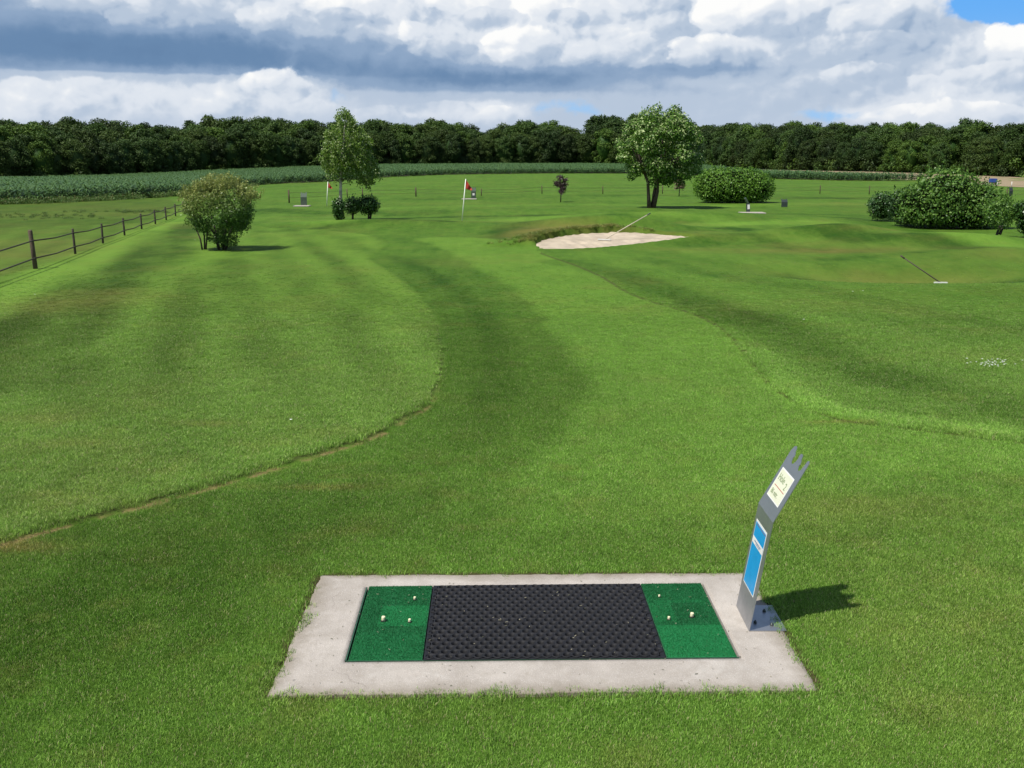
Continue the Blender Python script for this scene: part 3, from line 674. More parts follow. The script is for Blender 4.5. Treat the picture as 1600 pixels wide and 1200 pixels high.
def mat_edge(u0, u1, parent, mat, name='backing', h=.018, z=-.012):
    b = MB(); c = [bil(MAT, u0, .008), bil(MAT, u1, .008), bil(MAT, u1, .998), bil(MAT, u0, .998)]
    lo = [b.bm.verts.new((*q, -.034)) for q in c]; hi = [b.bm.verts.new((*q, .0085)) for q in c]
    for i in range(4): b.bm.faces.new((lo[i], lo[(i+1) % 4], hi[(i+1) % 4], hi[i]))
    b.bm.faces.new(hi); b.bm.faces.new(lo[::-1]); b.build(name, mat, parent)
U1, U2 = .197, .810
def green_mat(u0, u1, seed, panels, label):
    c = bil(MAT, (u0+u1)/2, .5)
    root = empty('turf_mat', (0, 0, 0), label=label, cat='tee mat', group='green artificial turf tee mats')
    mat_edge(u0, u1, root, M['greenangle'])
    link('turf_pile', turf_mesh(u0+.001, u1-.001, seed, panels), M['turf'], root)
green_mat(.009, U1-.002, 5, ((.28,1.0,.42,.70,.26),(.0,1,.0,.33,.08)), 'green artificial turf tee mat at the left end of the black rubber mat')
green_mat(U2+.002, .991, 6, ((.12,.85,.42,.72,-.06),(.0,1,.0,.40,.26),(.1,.9,.70,.74,.14),(0,.35,.45,.7,.16)), 'green artificial turf tee mat at the right end, nearest the steel sign')
def golf_tee(px, py, size, label, kind=0):
    x, y = G(px, py, .015)
    o = empty('rubber_tee', (x, y, .010), label=label, cat='golf tee', group='pale rubber tees on the green mats')
    s = size
    MB().tube([(0,0,0),(0,0,.012*s),(.001*s,0,.022*s),(.002*s,0,.026*s),(.002*s,0,.027*s)], [.011*s,.010*s,.0105*s,.010*s,.007*s], 14).build('tee_stub', M['tee'], o)
    MB().tube([(0,0,-.002),(0,0,.004)], [.017*s,.015*s], 16).build('tee_base', M['darkhole'], o)
M['tee'] = pmat('yellowed_rubber', (.70,.66,.42), .5, 0, .25, 30)
golf_tee(599,969,1.1,'tall cream rubber tee on the left green mat, leftmost of its three tees')
golf_tee(640,971,.8,'small white rubber tee on the worn patch of the left green mat')
golf_tee(648,936,.75,'small white rubber tee near the far edge of the left green mat')
golf_tee(1081,963,1.05,'tall cream rubber tee on the right green mat, farthest right')
golf_tee(1045,967,.75,'small white rubber tee in the middle of the right green mat, nearer the black mat')
golf_tee(1030,932,.6,'tiny white rubber tee near the far edge of the right green mat')
def rubber_mat():
    o = empty('rubber_mat', (0, 0, 0), label='black honeycomb rubber stance mat between two green turf mats', cat='rubber mat')
    pitch = .054; W_ = np.linalg.norm(bil(MAT, U2, .5)-bil(MAT, U1, .5)); D_ = np.linalg.norm(bil(MAT, .5, 1)-bil(MAT, .5, 0))-.012
    ex = (bil(MAT, U2, .5)-bil(MAT, U1, .5))/W_; ey = np.array([-ex[1], ex[0]])
    org = bil(MAT, (U1+U2)/2, .502)
    nx = int(W_/pitch); rowp = pitch*.866; ny = int(D_/rowp)
    px_ = (W_-.01)/(nx+.5); py_ = D_/(ny+.35)
    V = []; F = []
    K = 12; zt = .018; zb = -.030
    for j in range(ny):
        for i in range(nx):
            cx = (i+.5+(.5 if j % 2 else 0))*px_-W_/2+.005; cy = (j+.68)*py_-D_/2
            a = len(V); sag = .0025*(vn(np.array(cx*6.+9), np.array(cy*6.))-.5)
            outer = []
            for k in range(K):           # outer hexagon sampled at K points
                t = 2*math.pi*k/K+math.pi/6
                tt = (t-math.pi/6) % (math.pi/3)-math.pi/6
                rr = .5/math.cos(tt+0)      # hexagon radius with flats at multiples of 60 deg
                tt2 = (t % (math.pi/3))-math.pi/6
                rr = (.5/math.cos(math.pi/6))*math.cos(math.pi/6)/math.cos(((t-0+math.pi/6) % (math.pi/3))-math.pi/6)
                outer.append((cx+math.cos(t)*rr*px_*1.0, cy+math.sin(t)*rr*py_/.866))
            for (q0, q1) in outer: V.append((q0, q1, zt-.0035+sag))
            for k in range(K):
                t = 2*math.pi*k/K+math.pi/6; V.append((cx+math.cos(t)*.43*px_, cy+math.sin(t)*.43*py_/.866, zt+sag))
            for k in range(K):
                t = 2*math.pi*k/K+math.pi/6; V.append((cx+math.cos(t)*.385*px_, cy+math.sin(t)*.36*py_/.866, zt-.002+sag))
            for k in range(K):
                t = 2*math.pi*k/K+math.pi/6; V.append((cx+math.cos(t)*.375*px_, cy+math.sin(t)*.35*py_/.866, zb))
            for l in range(3):
                for k in range(K):
                    k2 = (k+1) % K; F.append((a+l*K+k, a+l*K+k2, a+(l+1)*K+k2, a+(l+1)*K+k))
    V = np.array(V); XY = org+V[:, :1]*ex+V[:, 1:2]*ey
    link('honeycomb', npmesh('honeycomb', np.c_[XY, V[:, 2]], np.array(F), False), M['rubber'], o)
    for u0, u1, v0, v1 in ((U1+.001, U2-.001, .004, .022), (U1+.001, U2-.001, .984, .998), (U1+.001, U1+.0125, .022, .984), (U2-.0125, U2-.001, .022, .984)):
        mb = MB(); c = [bil(MAT, u0, v0), bil(MAT, u1, v0), bil(MAT, u1, v1), bil(MAT, u0, v1)]
        lo = [mb.bm.verts.new((*q, zb)) for q in c]; hi = [mb.bm.verts.new((*q, .0115)) for q in c]
        for i in range(4): mb.bm.faces.new((lo[i], lo[(i+1) % 4], hi[(i+1) % 4], hi[i]))
        mb.bm.faces.new(hi); mb.build('mat_border', M['rubber'], o)
rubber_mat()

def clippings():
    r = np.random.default_rng(91); n = 200
    u = r.uniform(-.12, 1.12, n); v = r.uniform(-.28, 1.14, n)
    P = (MAT[0]*(1-u)[:, None]+MAT[1]*u[:, None])*(1-v)[:, None]+(MAT[3]*(1-u)[:, None]+MAT[2]*u[:, None])*v[:, None]
    on = (u > .01) & (u < .99) & (v > .01) & (v < .99); z = np.where(on, .022, ZTOP+.003)
    a = r.uniform(0, 6.28, n); L = r.uniform(.003, .009, n); w = r.uniform(.001, .0022, n)
    dx, dy = np.cos(a)*L, np.sin(a)*L; ex, ey = -np.sin(a)*w, np.cos(a)*w
    V = np.stack([np.c_[P[:, 0]-dx-ex, P[:, 1]-dy-ey, z], np.c_[P[:, 0]+dx-ex, P[:, 1]+dy-ey, z+.001], np.c_[P[:, 0]+dx+ex, P[:, 1]+dy+ey, z+.002], np.c_[P[:, 0]-dx+ex, P[:, 1]-dy+ey, z+.001]], 1).reshape(-1, 3)
    m = leaf_like = bpy.data.materials.new('dry_clipping'); m.use_nodes = True; nt = m.node_tree; bs = nt.nodes['Principled BSDF']
    at = nt.nodes.new('ShaderNodeAttribute'); at.attribute_name = 'bl'
    nt.links.new(mix(nt, X(nt, at.outputs['Fac']), (.06,.065,.03), (.30,.27,.19)), bs.inputs['Base Color']); bs.inputs['Roughness'].default_value = .8
    tag(link('grass_clippings', npmesh('clippings', V, np.arange(4*n).reshape(n, 4), False, {'bl': ('FLOAT', np.repeat(r.random(n), 4))}), m), 'dry grass clippings and grit strewn over the tee slab and mats', 'clippings', kind='stuff')
clippings()

# ------------------------------------------------------------------ bent steel hole sign
def build_sign(loc, rz, label, detail=True, scale=1.0, group=None):
    root = empty('tee_sign', loc, rz, label=label, cat='sign', group=group)
    T = .004
    y0, y1 = 5.313-5.313, .336
    b0 = Vector((0,0,0)); b1 = Vector((.100,0,.667)); b2 = Vector((.285,0,1.024))
    u = (b1-b0).normalized(); u2 = (b2-b1).normalized(); n1 = Vector((-u.z,0,u.x)); n2 = Vector((-u2.z,0,u2.x))
    H1 = (b1-b0).length
    def P1(s, t, d=0): return b0+u*t+n1*d+Vector((0, .336-s, 0))
    def P2(s, t, d=0): return b1+u2*t+n2*d+Vector((0, .336-s, 0))
    bm = bmesh.new()
    def plate(pts, fn):
        fr = [bm.verts.new(fn(s, t, 0)) for s, t in pts]; bk = [bm.verts.new(fn(s, t, -T)) for s, t in pts]
        bm.faces.new(fr); bm.faces.new(bk[::-1])
        for i in range(len(pts)):
            j = (i+1) % len(pts); bm.faces.new((fr[i], bk[i], bk[j], fr[j]))
    plate([(0,0),(.336,0),(.336,H1+.0008),(0,H1+.0008)], P1)
    prof = [(0,0),(.336,0),(.336,.365),(.331,.395),(.318,.405),(.300,.398),(.294,.370),(.284,.335),(.264,.318),(.240,.320),(.229,.336),(.233,.352),(.224,.368),(.208,.378),(.200,.398),(.188,.405),(.168,.402),(.158,.385),(.165,.368),(.158,.345),(.142,.325),(.118,.318),(.098,.327),(.092,.345),(.100,.360),(.090,.376),(.074,.384),(.066,.405),(.050,.414),(.024,.404),(.008,.375)]
    plate(prof, P2)
    bmesh.ops.recalc_face_normals(bm, faces=bm.faces); bmesh.ops.triangulate(bm, faces=[f for f in bm.faces if len(f.verts) > 4])
    me = bpy.data.meshes.new('plate'); bm.to_mesh(me); bm.free()
    link('bent_plate', me, M['steel'] if detail else M['darksteel'], root)
    MB().box((.112, .168, .002), (.216, .336, .004)).build('foot_plate', M['steel'] if detail else M['darksteel'], root)
    for q in ((.06,.10),(.15,.07),(.06,.25),(.15,.25)):
        MB().tube([(q[0],q[1],.004),(q[0],q[1],.012),(q[0],q[1],.0122),(q[0],q[1],.020)], [.010,.010,.005,.005], 8).build('bolt', M['darksteel'], root)
    def panel(name, fn, u_, n_, s0, s1, t0, t1, mat, d=.0012, parent=root, th=.0012):
        bm = bmesh.new(); c = [(s0,t0),(s1,t0),(s1,t1),(s0,t1)]
        fr = [bm.verts.new(fn(s, t, d)) for s, t in c]; bk = [bm.verts.new(fn(s, t, d-th)) for s, t in c]
        bm.faces.new(fr); bm.faces.new(bk[::-1])
        for i in range(4): bm.faces.new((fr[i], bk[i], bk[(i+1) % 4], fr[(i+1) % 4]))
        bmesh.ops.recalc_face_normals(bm, faces=bm.faces)
        me = bpy.data.meshes.new(name); bm.to_mesh(me); bm.free(); return link(name, me, mat, parent)
    def text(body, fn, u_, n_, s, t, size, mat, parent, d=.004, font_w=.0004):
        cu = bpy.data.curves.new('lettering', 'FONT'); cu.body = body; cu.size = size; cu.extrude = .0004; cu.offset = font_w; cu.space_character = 1.0
        tmp = bpy.data.objects.new('tmp_text', cu); C.objects.link(tmp)
        dg = bpy.context.evaluated_depsgraph_get(); me = bpy.data.meshes.new_from_object(tmp.evaluated_get(dg))
        bpy.data.objects.remove(tmp)
        Mx = Matrix((Vector((0,-1,0)), u_, n_)).transposed().to_4x4(); Mx.translation = fn(s, t, d)
        me.transform(Mx); me.materials.clear(); me.materials.append(mat)
        return link('lettering', me, mat, parent)
    cp = panel('cream_plate', P2, u2, n2, .040, .281, .080, .268, M['white'])
    panel('plate_field', P2, u2, n2, .048, .273, .088, .260, M['cream'], .002, cp)
    if detail:
        text('Hole', P2, u2, n2, .066, .196, .060, M['ink'], cp, .0026)
        text('2', P2, u2, n2, .212, .176, .060, M['ink'], cp, .0026)
        panel('red_line', P2, u2, n2, .070, .258, .1585, .1625, M['redink'], .0030, cp)
        text('86 mtr.', P2, u2, n2, .070, .108, .044, M['ink'], cp, .0026)
    bp = panel('blue_panel', P1, u, n1, .036, .279, .186, .588, M['white'])
    panel('blue_field', P1, u, n1, .043, .272, .193, .575, M['blue'], .002, bp)
    if detail:
        panel('white_band', P1, u, n1, .043, .272, .448, .486, M['white'], .0028, bp)
        panel('band_text', P1, u, n1, .090, .230, .466, .473, M['greyink'], .0036, bp)
        panel('band_text', P1, u, n1, .120, .215, .457, .461, M['greyink'], .0036, bp)
        panel('top_strip', P1, u, n1, .060, .268, .562, .570, M['greyink'], .0028, bp)
    return root
build_sign((1.376, 5.313, ZTOP+.0015), 0, 'bent brushed steel hole sign with blue panel and notched top at the slab corner')

# ------------------------------------------------------------------ sand bunker
def build_sand():
    xs = np.arange(SAND[:, 0].min()-.1, SAND[:, 0].max()+.1, .05); ys = np.arange(SAND[:, 1].min()-.1, SAND[:, 1].max()+.1, .05)
    Xg, Yg = np.meshgrid(xs, ys); x, y = Xg.ravel(), Yg.ravel()
    sd = np.where(inside(x, y, SAND), 1, -1)*seg_dist(x, y, np.vstack([SAND, SAND[:1]]))
    z = sand_z(x, y)+.02*(fbm(x, y, .25, 3)-.5)+.020*np.sin((x*.9+y*.4)*2*math.pi/.34)*(fbm(x, y, 1.1)-.2)-.05*np.clip(fbm(x+4, y, .45, 2)-.62, 0, 1)*4-.05*ss(.02, -.06, sd)
    nx, ny = len(xs), len(ys); i = np.arange(nx*ny).reshape(ny, nx)
    F = np.stack([i[:-1, :-1], i[:-1, 1:], i[1:, 1:], i[1:, :-1]], -1).reshape(-1, 4)
    F = F[(sd[F] > -.07+.0*x[F]).all(1)]
    used, inv = np.unique(F, return_inverse=True)
    m = pmat('bunker_sand', (.43,.36,.265), .95, 0, .28, 1.8, .01, 30)
    tag(link('sand', npmesh('sand', np.c_[x, y, z][used], inv.reshape(F.shape), True), m), kind='structure')
build_sand()

def rake(base, head_dir, tip, label, handle_mat, hw=.6):
    b = Vector(base); t = Vector(tip)
    o = empty('bunker_rake', b, 0, label=label, cat='rake')
    d = t-b
    MB().tube([(0,0,.03), tuple(d*.5+Vector((0,0,.015))), tuple(d)], [.013,.014,.013], 8).build('handle', handle_mat, o)
    MB().tube([tuple(d*.99), tuple(d*1.0+d.normalized()*.10)], [.019,.019], 8).build('grip', M['darksteel'] if handle_mat is not M['rail'] else M['rail'], o)
    h = Vector(head_dir).normalized()
    q = h.to_track_quat('X', 'Z').to_matrix()
    hb = MB(); hb.box((0,0,.035), (hw,.05,.03), q, .004).build('rake_head', M['white'], o)
    for k in range(9):
        tn = MB()
        p = h*((k/8-.5)*hw*.92); tn.tube([(p.x,p.y,.025),(p.x,p.y,-.03)], [.006,.004], 5); tn.build('tine', M['white'], o)
x, y = G(944,382,.0)
rake((x, y, float(sand_z(x, y))), (1,-.4,0), (x+1.36, y+.25, .90), 'pale wooden rake leaning up out of the sand bunker', pmat('ash_handle', (.50,.44,.33), .6, 0, .2, 8), .42)
x, y = G(1470,441,-.15)
rake((x, y, gz1(x, y)+.05), (1,-.1,0), (x-.70, y+.5, gz1(x, y)+.60), 'dark handled rake with white head lying in the grass hollow', M['rail'], .30)

# ------------------------------------------------------------------ flags
def flag(px, py, h, lean, label, size=.34, fall=.5):
    x, y = G(px, py); z = gz1(x, y)
    o = empty('golf_flag', (x, y, z), 0, label=label, cat='golf flag', group='red flags standing on the greens')
    MB().tube([(0,0,-.02),(lean*.5,0,h*.5),(lean,0,h)], [.024,.022,.018], 10).build('pole', M['whitepole'], o)
    # drooping cloth
    nu, nv = 14, 14; V = []; F = []
    for j in range(nv):
        for i in range(nu):
            u = i/(nu-1); v = j/(nv-1)
            top = h-.01-u*size*.95; bot = h-size*.95-u*size*.16       # pennant hanging from the pole, its tip dropped
            V.append((lean+.0+u*size*.62, .035*u*math.sin(u*9+v*3), top*(1-v)+bot*v))
    for j in range(nv-1):
        for i in range(nu-1): a = j*nu+i; F.append((a, a+1, a+nu+1, a+nu))
    me = npmesh('flag_cloth', np.array(V), np.array(F), True)
    c = link('flag_cloth', me, M['red'], o); s = c.modifiers.new('thick', 'SOLIDIFY'); s.thickness = .004
flag(722,348,1.68,.17,'nearer red golf flag on a white pole beyond the fairway, left of the bunker', .42)
flag(510.5,322,1.32,.12,'far red golf flag on a white pole left of the birch tree', .36)

# ------------------------------------------------------------------ fences
def rail_fence():
    px = [(-70,466,1.05),(56,421.5,.93),(118,398,.70),(161,381,.62),(195,368.4,.60),(221.5,358.7,.58),(243,350.8,.57),(260,344,.56),(274.5,337.7,.56),(287.5,332.5,.55)]
    o = empty('rail_fence', (*G(56,421.5), 0), 0, label='dark wooden post and rail fence running along the left of the course', cat='fence')
    org = Vector(o.location); pts = []
    for a, b, h in px:
        x, y = G(a, b); z = gz1(x, y); pts.append((Vector((x, y, z))-org, h))
    for k, (p, h) in enumerate(pts):
        r0 = .052 if k == 1 else .031; ln = (-.04 if k == 1 else random.uniform(-.02, .02))
        b = MB(); b.tube([p+Vector((0,0,-.2)), p+Vector((ln*.5,0,h*.5)), p+Vector((ln,0,h-.02)), p+Vector((ln,0,h))], [r0*1.08,r0,r0*.97,r0*.8], 10); b.build('post', M['timber'] if k == 1 else M['rail'], o)
    for (p, h), (q, g) in zip(pts, pts[1:]):
        for f in (.84, .30):
            hp = h*f if h < .9 else (.68 if f > .5 else .26); hq = g*f if g < .9 else (.68 if f > .5 else .26)
            a = p+Vector((.03,-.05,hp)); c = q+Vector((.03,-.05,hq)); m = (a+c)/2-Vector((0,0,.035))
            MB().tube([a-(c-a)*.02, m, c+(c-a)*.02], [.019,.017,.017], 8).build('rail', M['rail'], o)
rail_fence()
def wire_fence():
    P = [(452,317,.75),(543,309,.55),(567,308,.55),(650,307,.62),(752,306,.50),(847,303,.60),(942,303,.55),(1035,303,.60),(1150,303,.55),(1281,303,.62),(1358,304,.62),(1470,304,.60),(1573,310,.62),(1680,311,.6)]
    x0, y0 = G(650,307); o = empty('wire_fence', (x0, y0, 0), 0, label='low rusty wire fence on small posts across the far meadow', cat='fence')
    pts = []
    for a, b, h in P:
        x, y = G(a, b); pts.append((Vector((x-x0, y-y0, gz1(x, y))), h))
    for k, (p, h) in enumerate(pts):
        MB().tube([p+Vector((0,0,-.1)), p+Vector((random.uniform(-.03,.03),0,h))], [.045 if k in (0,3) else .032]*2, 7).build('post', M['wire'], o)
    for (p, h), (q, g) in zip(pts, pts[1:]):
        for f in (.78, .40):
            a = p+Vector((0,-.03,h*f)); c = q+Vector((0,-.03,g*f)); m = (a+c)/2-Vector((0,0,.04))
            MB().tube([a, m, c], .007, 5).build('wire', M['wire'], o)
wire_fence()

# ------------------------------------------------------------------ foliage
def leaf_mat(name, a, b, c=None, rough=.45, trans=.25, spec=.4, vary=0):
    """leaves: every leaf carries its own random tint between a and b, a few c"""
    m = bpy.data.materials.new(name); m.use_nodes = True; nt = m.node_tree; bs = nt.nodes['Principled BSDF']
    at = nt.nodes.new('ShaderNodeAttribute'); at.attribute_name = 'bl'; r = X(nt, at.outputs['Fac'])
    col = mix(nt, r, a, b)
    if c: 
        a2 = nt.nodes.new('ShaderNodeAttribute'); a2.attribute_name = 'tip'; col = mix(nt, X(nt, a2.outputs['Fac']), col, c)
    if vary:      # each tree of the wood has its own green
        oi = nt.nodes.new('ShaderNodeObjectInfo'); q = X(nt, oi.outputs['Random']); col = mix(nt, 1.0, col, mix(nt, q, (1-vary, 1-vary, 1-vary), (1+vary*1.3, 1+vary, 1+vary*.6)), 'MULTIPLY')
    nt.links.new(col, bs.inputs['Base Color']); bs.inputs['Roughness'].default_value = rough; bs.inputs['Specular IOR Level'].default_value = spec
    tr = nt.nodes.new('ShaderNodeBsdfTranslucent'); nt.links.new(col, tr.inputs[0]); ms = nt.nodes.new('ShaderNodeMixShader'); ms.inputs[0].default_value = trans
    nt.links.new(bs.outputs[0], ms.inputs[1]); nt.links.new(tr.outputs[0], ms.inputs[2]); nt.links.new(ms.outputs[0], nt.nodes['Material Output'].inputs[0])
    return m
def leaves(P, N, size, r, ratio=.55, jitter=.7, tip=None, droop=0):
    """one folded rhombus per point; N is the preferred facing"""
    n = len(P); N = N+r.normal(0, jitter, (n, 3)); N /= np.linalg.norm(N, axis=1)[:, None]+1e-9
    T = r.normal(0, 1, (n, 3)); T[:, 2] -= droop; T -= N*(T*N).sum(1)[:, None]; T /= np.linalg.norm(T, axis=1)[:, None]+1e-9
    B = np.cross(N, T); s = (size*r.uniform(.6, 1.3, n))[:, None]
    V = np.stack([P, P+T*s*.5+B*s*ratio*.5+N*s*.08, P+T*s, P+T*s*.5-B*s*ratio*.5+N*s*.08], 1).reshape(-1, 3)
    i = np.arange(n)[:, None]*4; F = i+np.array([0, 1, 2, 3])
    at = {'bl': ('FLOAT', np.repeat(r.random(n), 4)), 'tip': ('FLOAT', np.repeat(np.zeros(n) if tip is None else tip, 4))}
    return V, F, at
def leaf_mesh(name, P, N, size, r, **k):
    V, F, at = leaves(P, N, size, r, **k); return npmesh(name, V, F, False, at)
def clumps(r, cents, rads, per, flat=.75, shell=.55):
    P = []; N = []
    for c, R_ in zip(cents, rads):
        n = int(per*(R_**2)); d = r.normal(0, 1, (n, 3)); d /= np.linalg.norm(d, axis=1)[:, None]
        q = r.random(n)**(1/3.)*(1-shell)+shell; q = q*r.uniform(.75, 1.1, n)
        P.append(c+d*q[:, None]*R_*[1, 1, flat]); N.append(d*.8+[0, 0, .5])
    return np.vstack(P), np.vstack(N)
def px_size(Y): return Y/1555.0*1.0

def fill_outline(r, poly, n, depth, P3, mid):
    """clump centres through a crown whose front view is poly: deeper in the middle than at the rim"""
    poly = np.array(poly, float); x0, y0 = poly.min(0); x1, y1 = poly.max(0); out = []; rim = np.vstack([poly, poly[:1]])
    while len(out) < n:
        a = r.uniform(x0, x1, 200); b = r.uniform(y0, y1, 200); k = inside(a, b, poly); d = seg_dist(a, b, rim)
        for a_, b_, d_ in zip(a[k], b[k], d[k]):
            D = depth*math.sqrt(min(1, d_/mid))
            s_ = 1 if r.random() < .5 else -1
            out.append(P3(a_, b_, s_*D*(r.random()**.45)))
            if len(out) >= n: break
    return [np.array(q) for q in out]
# large maple with three stems
def maple():
    x, y = G(1017,326); s = 52.6/1555*1.0; r = np.random.default_rng(21)
    o = empty('maple_tree', (x, y, gz1(x, y)), 0, label='tall green tree with rounded crown on three slim trunks, left of the long hedge', cat='tree')
    P3 = lambda a, b, d=0: ((a-1017)*s*.98, d, (326-b)*s*.955)
    stems = [[P3(1014,327,-.1),P3(1012,305,-.15),P3(1010,285,-.25),P3(1000,262,-.5),P3(990,235,-.6)],
             [P3(1018,327,.1),P3(1021,305,0),P3(1024,285,.0),P3(1030,255,.1),P3(1033,210,.1)],
             [P3(1021,327,0),P3(1026,300,-.1),P3(1026,280,-.2),P3(1045,262,-.3),P3(1062,240,-.4)]]
    for k, st in enumerate(stems):
        b = MB(); b.tube(st, [.12,.085,.075,.05,.03], 10)
        for q in range(5):
            a = Vector(st[3 if q % 2 else 4]); e = a+Vector((random.uniform(-.8,.8), random.uniform(-1.2,1.2), random.uniform(.1,.5)))
            b.tube([tuple(Vector(st[2+q % 2])), tuple((a+e)/2), tuple(e)], [.045,.03,.012], 6)
        b.build('trunk', M['bark'], o)
    poly = [(1018,172),(1048,172),(1066,182),(1074,200),(1086,212),(1084,228),(1091,246),(1086,262),(1074,278),(1058,284),(1036,278),(1016,283),(1001,272),(986,272),(983,258),(970,245),(969,232),(976,214),(984,198),(1002,184)]
    C_ = fill_outline(r, poly, 120, 1.9, P3, 34); Rr = [r.uniform(.26,.56) for _ in C_]
    for a, b in ((967,222),(970,247),(1092,220),(1094,250),(1088,264),(1050,172),(1022,170),(985,276),(1063,286),(1018,286),(978,212),(1074,200)): C_.append(np.array(P3(a, b, r.normal(0,.5)))); Rr.append(.26)
    P, N = clumps(r, C_, Rr, 1150, .75, .5)
    P2 = P+r.normal(0, .04, P.shape)
    tip = (r.random(len(P)) < .30)*r.uniform(.3, 1, len(P))*(N[:, 2] > .2)  # wind-turned pale leaves, painted as highlights on the up-facing ones
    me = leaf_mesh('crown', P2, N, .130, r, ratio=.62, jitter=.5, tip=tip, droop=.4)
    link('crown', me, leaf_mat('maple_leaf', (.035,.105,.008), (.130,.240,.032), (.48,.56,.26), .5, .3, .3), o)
maple()
def birch():
    x, y = G(533,343); s = 43.6/1555*1.02; r = np.random.default_rng(22)
    o = empty('birch_tree', (x, y, gz1(x, y)), 0, label='windswept birch with white trunk and drooping crown rising behind trimmed bushes', cat='tree')
    P3 = lambda a, b, d=0: ((a-533)*s*.94, d, (343-b)*s*.93)
    b = MB(); b.tube([P3(532,345),P3(533,320),P3(534,295),P3(536,265),P3(540,230),P3(544,200),P3(546,180)], [.085,.075,.065,.055,.04,.022,.01], 10); b.build('trunk', M['birch'], o)
    br = MB()
    for q in range(24):
        b0 = 288-q*3.8; a0 = 533+(290-b0)*.10; L = (28 if b0 > 225 else 14)*r.uniform(.6,1.0); th = r.uniform(0, 6.28)
        e = P3(a0+math.cos(th)*L+6, b0-10*r.random(), math.sin(th)*L*s)
        br.tube([P3(a0, b0), tuple((np.array(P3(a0, b0))+np.array(e))/2+[0,0,.08]), e], [.02,.013,.005], 5)
    br.build('branch', M['darkbark'], o)
    poly = [(541,166),(552,172),(563,186),(577,197),(583,212),(586,238),(590,250),(594,262),(584,276),(572,276),(556,268),(538,268),(522,268),(510,258),(501,244),(507,226),(514,206),(523,188),(532,172)]
    P = []; N = []
    for c in fill_outline(r, poly, 330, 1.05, P3, 26):
        n = int(r.uniform(45, 90)); L = r.uniform(.18,.50); t = r.random(n)[:, None]
        P.append(c+t*np.array([.40*L, 0, -L])+r.normal(0, .055, (n, 3))); N.append(r.normal(0,.6,(n,3))+[-.3,-.3,.6])
    for a, b_ in ((566,280),(575,284),(560,286),(583,282),(592,272),(578,292),(570,290),(528,280),(520,276),(512,270),(545,280)):
        c = np.array(P3(a, b_-12, r.normal(0,.4))); n = 60; t = r.random(n)[:, None]; P.append(c+t*np.array([.12,0,-.45])+r.normal(0,.035,(n,3))); N.append(r.normal(0,.6,(n,3)))
    P = np.vstack(P); N = np.vstack(N)
    tip = (r.random(len(P)) < .16)*r.uniform(.3, 1, len(P))
    me = leaf_mesh('crown', P, N, .080, r, ratio=.6, jitter=.6, tip=tip, droop=1.0)
    link('crown', me, leaf_mat('birch_leaf', (.050,.125,.010), (.185,.280,.045), (.48,.54,.28), .45, .38, .3), o)
birch()

def bush(name, label, cat, base, lobes, leaf, n, mat, trunks, tm, seed, group=None, rag=.30, shoots=60, jitter=.6, ratio=.55, inner=True, tipf=None, flatbase=None):
    """trimmed bush: lobes are (dx, dy, z, rx, ry, rz) ellipsoids covered with a shell of leaves"""
    r = np.random.default_rng(seed); x, y = base; z0 = gz1(x, y)
    o = empty(name, (x, y, z0), 0, label=label, cat=cat, group=group)
    P = []; N = []; tot = sum(l[3]*l[5] for l in lobes)
    for l in lobes:
        m = int(n*l[3]*l[5]/tot); d = r.normal(0, 1, (m, 3)); d /= np.linalg.norm(d, axis=1)[:, None]
        q = 1-np.abs(r.normal(0, .09, m)); lump = 1+rag*(fbm(d[:, 0]*3+l[0]*5+20, d[:, 2]*3+d[:, 1]*3+l[1]+20, .8, 4)-.5)*2
        p = d*(q*lump)[:, None]*np.array(l[3:6])+np.array(l[0:3]); P.append(p); N.append(d+[0, 0, .15])
    for q in range(shoots):        # stray shoots that break the outline
        l = lobes[r.integers(len(lobes))]; d = r.normal(0, 1, 3); d[2] = abs(d[2]); d /= np.linalg.norm(d); b0 = d*np.array(l[3:6])*.93+np.array(l[0:3]); L_ = leaf*r.uniform(1.0, 3.0); t = r.random((9, 1))
        P.append(b0+t*(d+[0, 0, .5])*L_+r.normal(0, leaf*.18, (9, 3))); N.append(r.normal(0, 1, (9, 3))+d)
    P = np.vstack(P); N = np.vstack(N); k = P[:, 2] > (.03 if flatbase is None else flatbase); P, N = P[k], N[k]
    ins = np.zeros(len(P), bool)
    for l in lobes: ins |= (((P-np.array(l[0:3]))/np.array(l[3:6]))**2).sum(1) < .62
    P, N = P[~ins], N[~ins]
    tip = None if tipf is None else tipf(P, r)
    me = leaf_mesh('foliage', P, N, leaf, r, ratio=ratio, jitter=jitter, tip=tip)
    link('foliage', me, mat, o)
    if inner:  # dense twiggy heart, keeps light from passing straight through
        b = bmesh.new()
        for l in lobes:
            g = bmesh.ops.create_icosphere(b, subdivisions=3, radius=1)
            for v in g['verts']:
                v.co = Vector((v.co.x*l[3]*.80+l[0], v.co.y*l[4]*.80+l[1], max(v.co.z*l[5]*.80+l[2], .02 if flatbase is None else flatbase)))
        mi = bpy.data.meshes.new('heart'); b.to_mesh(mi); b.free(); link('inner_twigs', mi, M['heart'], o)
    for t in trunks: MB().tube(t, [.05, .04, .03][:len(t)] if len(t) <= 3 else .04, 7).build('stem', tm, o)
    return o
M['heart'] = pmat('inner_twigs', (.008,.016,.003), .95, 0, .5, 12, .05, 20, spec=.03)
L_laurel = leaf_mat('laurel_leaf', (.040,.115,.008), (.140,.270,.025), None, .5, .25, .35)
L_box = leaf_mat('box_leaf', (.015,.055,.006), (.045,.115,.014), None, .42, .15, .45)
L_big = leaf_mat('viburnum_leaf', (.035,.105,.010), (.140,.250,.038), None, .48, .26, .38)
L_purple = leaf_mat('purple_leaf', (.020,.010,.012), (.060,.028,.030), None, .5, .12)
